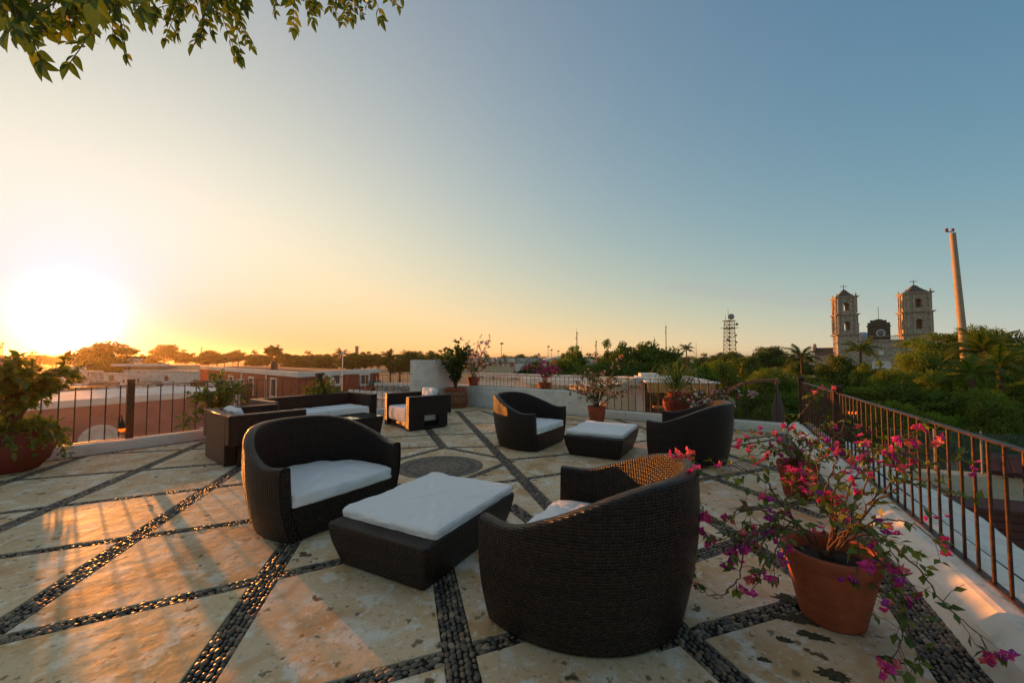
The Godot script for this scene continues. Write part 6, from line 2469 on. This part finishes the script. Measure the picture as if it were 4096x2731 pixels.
	branch_plant(t, ps, {"seed": 18, "leaf": 0.16, "lpm": 48.0, "tpm": 4.0, "twig": 0.16, "flowers": ["rose"], "bloom": 0.05, "tipbloom": 0.35, "fsize": 0.04, "fmax": 3, "r0": 0.011, "tl": 6, "singles": 0, "greens": [0, 3, 3, 1], "lift": 0.7})
	# ---- green shrub behind the near armchair
	at = Vector3(-5.34, 0, -7.3)
	t = thing("potted_shrub", "leafy green shrub in clay pot between armchair and railing", "potted plant", at)
	pot(t, tapered(0.14, 0.19, 0.34, 0.05, 0.012), M.clay, 0.16, 0.3, 32)
	ps = arcs(rg, Vector3(0, 0.3, 0), 12, 0.7, 0.42, 0.05)
	ps.append([Vector3(0, 0.3, 0), Vector3(-0.2, 0.4, 0.1), Vector3(-0.42, 0.42, 0.15), Vector3(-0.5, 0.3, 0.15)])
	ps.append([Vector3(0, 0.3, 0), Vector3(0, 0.7, 0), Vector3(0.0, 1.0, 0), Vector3(0.0, 1.15, 0)])
	branch_plant(t, ps, {"seed": 19, "leaf": 0.09, "lpm": 44.0, "tpm": 20.0, "twig": 0.15, "flowers": ["white"], "bloom": 0.0, "fsize": 0.03, "r0": 0.011, "tl": 5, "singles": 300, "greens": [1, 1, 2, 0, 0, 4]})
	# ---- vine on the railing post behind the sofa
	var u := (CB - CA).normalized()
	at = CA + u * 11.1
	t = thing("railing_vine", "yellow green vine climbing the railing post behind the sofa", "vine", Vector3(at.x, 0.0, at.z))
	ps = [[Vector3(0, 0.0, 0), Vector3(0.02, 0.4, 0), Vector3(0, 0.75, 0), Vector3(0.02, 1.05, 0)]]
	for q in arcs(rg, Vector3(0, 0.62, 0), 9, 0.25, 0.42, 0.6):
		ps.append(q)
	branch_plant(t, ps, {"seed": 20, "leaf": 0.1, "lpm": 46.0, "tpm": 16.0, "twig": 0.14, "flowers": ["white"], "bloom": 0.0, "fsize": 0.03, "r0": 0.008, "tl": 4, "singles": 0, "greens": [2, 2, 4, 1]})
	# ---- bowl planter at the left with croton and ground cover
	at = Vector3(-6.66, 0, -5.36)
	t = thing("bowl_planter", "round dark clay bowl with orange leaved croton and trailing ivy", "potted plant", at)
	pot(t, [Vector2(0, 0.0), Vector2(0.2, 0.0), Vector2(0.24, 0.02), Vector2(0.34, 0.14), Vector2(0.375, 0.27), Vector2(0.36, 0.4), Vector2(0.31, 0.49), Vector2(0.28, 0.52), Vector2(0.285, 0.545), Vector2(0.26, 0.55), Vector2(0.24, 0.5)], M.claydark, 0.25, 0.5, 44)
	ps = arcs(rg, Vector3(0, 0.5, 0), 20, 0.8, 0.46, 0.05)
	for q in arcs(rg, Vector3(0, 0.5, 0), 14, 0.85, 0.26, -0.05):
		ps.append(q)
	branch_plant(t, ps, {"seed": 21, "leaf": 0.11, "lpm": 34.0, "tpm": 18.0, "twig": 0.16, "flowers": ["coral"], "bloom": 0.02, "tipbloom": 0.0, "fsize": 0.03, "r0": 0.016, "tl": 7, "singles": 300, "greens": [2, 4, 4, 4, 5, 5, 4, 2], "bare": 0.34, "lift": 0.3})  # croton yellows and oranges, pushed further to paint in the golden backlight
	var iv := thing("trailing_ivy", "bright green trailing ivy spilling over the clay bowl's rim", "plant", at + Vector3(0, 0.52, 0))
	ps = []
	for k in 26:
		var a := TAU * k / 26 + rg.randf() * 0.2
		var d := Vector3(cos(a), 0, sin(a))
		var dr := rg.randf_range(0.0, 0.4)
		ps.append([d * 0.1, d * 0.25 + Vector3(0, 0.1, 0), d * 0.4 + Vector3(0, 0.02 - dr * 0.2, 0), d * rg.randf_range(0.45, 0.55) + Vector3(0, -dr, 0)])
	branch_plant(iv, ps, {"seed": 22, "leaf": 0.08, "lpm": 44.0, "tpm": 16.0, "twig": 0.1, "flowers": ["coral"], "bloom": 0.0, "fsize": 0.03, "r0": 0.005, "tl": 4, "singles": 300, "greens": [1, 2, 2, 4], "bare": 0.05})
	# ---- fallen bits on the floor
	for q in [[2820, 2725, "small curled dry leaf on slab edge behind near tub chair"], [585, 2025, "pale fallen leaf on the pebble joint between sunlit slabs"], [3180, 2700, "fallen brown leaf on pebbles below the big bougainvillea"]]:
		var p := on(q[0], q[1], 0.006)
		var b := B.new()
		b.col = Color(0.3, 0.22, 0.1)
		leaf_shape(b, 0.055, 0.016, 0.5)
		var lo := part(numbered("fallen_leaf"), b, M.leaf, self, Transform3D(Basis(Vector3.UP, q[0]), p))
		tag(lo, q[2], "leaf")

# ---------------------------------------------------------------- branch overhead
func build_branch() -> void:
	var rg := RandomNumberGenerator.new()
	rg.seed = 606
	var top := dep(560, -900, 2.2)
	var t := thing("overhanging_tree", "hanging twigs of feathery green leaves from a tree overhead", "tree", Vector3(top.x - 2.2, 0, top.z + 2.4))
	var o := t.position
	var tr := B.new()
	tr.tube(smooth_path([Vector3(0, -0.4, 0), Vector3(0.1, 1.6, 0), Vector3(0.5, 3.2, -0.6), top - o + Vector3(0, 0.3, 0), dep(1300, -700, 3.0) - o, dep(1750, -500, 3.2) - o], 6), [0.2, 0.19, 0.19, 0.18, 0.18, 0.17, 0.16, 0.15, 0.14, 0.13, 0.12, 0.11, 0.1, 0.09, 0.08, 0.07, 0.065, 0.06, 0.055, 0.05, 0.045, 0.04, 0.035, 0.03, 0.025, 0.022, 0.02, 0.018, 0.016, 0.014, 0.012], 10)
	part("limb", tr, M.bark, t)
	# [x start, x tip, y tip, depth, leaflet]
	var tw := []
	for q in [[40, 160, 275, 1.5], [210, 275, 285, 1.5], [20, 60, 175, 1.4], [120, 110, 150, 1.5], [-60, 30, 160, 1.3], [330, 360, 140, 1.7], [380, 505, 245, 1.8], [400, 450, 170, 1.8], [460, 560, 110, 1.8], [560, 600, 95, 1.9], [620, 700, 170, 2.0], [660, 660, 185, 2.0], [700, 770, 215, 2.0], [740, 800, 185, 2.0], [820, 850, 150, 2.1], [880, 950, 262, 2.1], [900, 965, 255, 2.1], [930, 985, 50, 2.1], [1060, 1100, 80, 2.3], [1120, 1175, 145, 2.3], [1160, 1250, 110, 2.3], [1240, 1270, 60, 2.4], [1330, 1365, 118, 2.4], [1380, 1405, 105, 2.5], [1440, 1450, 95, 2.5], [1490, 1525, 105, 2.5], [1560, 1590, 55, 2.6], [1600, 1606, 20, 2.6], [260, 260, 120, 1.6], [300, 300, 110, 1.6], [200, 180, 130, 1.5], [500, 520, 70, 1.8], [80, 70, 110, 1.35], [150, 140, 90, 1.4]]:
		tw.append(q)
	for k in 16:
		tw.append([rg.randf_range(-80, 560), rg.randf_range(-60, 560), rg.randf_range(20, 95), rg.randf_range(1.3, 1.9)])
	for k in 10:
		tw.append([rg.randf_range(620, 960), rg.randf_range(640, 970), rg.randf_range(20, 110), rg.randf_range(1.8, 2.2)])
	for k in 8:
		tw.append([rg.randf_range(1040, 1450), rg.randf_range(1050, 1480), rg.randf_range(5, 55), rg.randf_range(2.2, 2.5)])
	var wood := B.new()
	var lx := []
	var spray := func(a: Vector3, b: Vector3, ll: float, gap: float) -> void:
		var m: Vector3 = a.lerp(b, 0.5) + Vector3(rg.randfn() * 0.03, 0.02, rg.randfn() * 0.04)
		var p := smooth_path([a, m, b], 8)
		wood.tube(p, 0.0018, 4, false)
		var l := a.distance_to(b)
		var face_n := Vector3(rg.randfn() * 0.5, rg.randfn() * 0.3, 1.0).normalized()
		var s := gap
		while s < l:
			var f := s / l * (p.size() - 1)
			var i := mini(int(f), p.size() - 2)
			var c: Vector3 = p[i].lerp(p[i + 1], f - i)
			var d: Vector3 = (p[i + 1] - p[i]).normalized()
			var sv := d.cross(face_n).normalized()
			for sd in [-1.0, 1.0]:
				if rg.randf() < 0.12:
					continue
				var dd: Vector3 = (d * rg.randf_range(0.5, 0.9) + sv * sd * rg.randf_range(0.5, 0.9) + Vector3(rg.randfn() * 0.12, -0.2, rg.randfn() * 0.2)).normalized()
				var up := (face_n + Vector3(rg.randfn(), rg.randfn(), rg.randfn()) * 0.45).normalized()
				var zz := dd.cross(up).normalized()
				var k2 := ll * rg.randf_range(0.8, 1.15) * (1.0 - 0.2 * s / l)
				lx.append([Transform3D(Basis(dd, zz.cross(dd), zz) * Basis.from_scale(Vector3(k2, k2, k2 * rg.randf_range(0.75, 1.0))), c), [1, 2, 2, 4, 1][rg.randi() % 5], c + o])
			s += gap
		var dl: Vector3 = (b - p[p.size() - 3]).normalized()
		var z2 := dl.cross(face_n).normalized()
		lx.append([Transform3D(Basis(dl, z2.cross(dl), z2) * Basis.from_scale(Vector3(ll, ll, ll * 0.85)), b), 1, b + o])
	for q in tw:
		var a := dep(q[0] + rg.randf_range(-120, 120), -360, q[3] * rg.randf_range(0.95, 1.1)) - o
		var b := dep(q[1], q[2] - 30, q[3]) - o
		var ll: float = rg.randf_range(0.056, 0.074) * (1.4 if q[0] < 330 and rg.randf() < 0.7 else 1.0)
		# a stem with sprays fanning off it
		var l := a.distance_to(b)
		spray.call(a.lerp(b, 0.45), b, ll, ll * 0.55)
		wood.tube([a, a.lerp(b, 0.45)], 0.003, 4, false)
		for k in 3:
			var st: Vector3 = a.lerp(b, rg.randf_range(0.1, 0.75))
			var e: Vector3 = st + Vector3(rg.randf_range(-0.14, 0.14), -rg.randf_range(0.06, 0.2), rg.randf_range(-0.12, 0.12)) * (q[3] / 2.0)
			var we: Vector3 = e + o - Vector3(0, EYE, 0)
			var py: float = CY - F * (we.y * cos(TH) + we.z * sin(TH)) / (-we.z * cos(TH) + we.y * sin(TH))
			if py < q[2] + 5.0:
				spray.call(st, e, ll * rg.randf_range(0.7, 1.0), ll * 0.5)
	part("twigs", wood, M.twig, t)
	var n := 0
	var rest := []
	for q in lx:
		var w: Vector3 = q[2]
		var e := w - Vector3(0, EYE, 0)
		var zz := -(e.z * cos(TH) - e.y * sin(TH) * -1.0) if false else -e.z * cos(TH) + e.y * sin(TH)
		var yy := e.y * cos(TH) + e.z * sin(TH)
		var py := CY - F * yy / zz
		if py > -10 and n < 300 and (py > 40 or rg.randf() < 0.3):
			part("leaf", LEAF[q[1]], M.leaf, t, q[0])
			n += 1
		else:
			rest.append(q)
	for k in 5:
		var xs := []
		for q in rest:
			if q[1] == k:
				xs.append(q[0])
		if not xs.is_empty():
			stuff("leaves", xs, LEAF[k], M.leaf, t)
	print("overhead leaves ", lx.size())
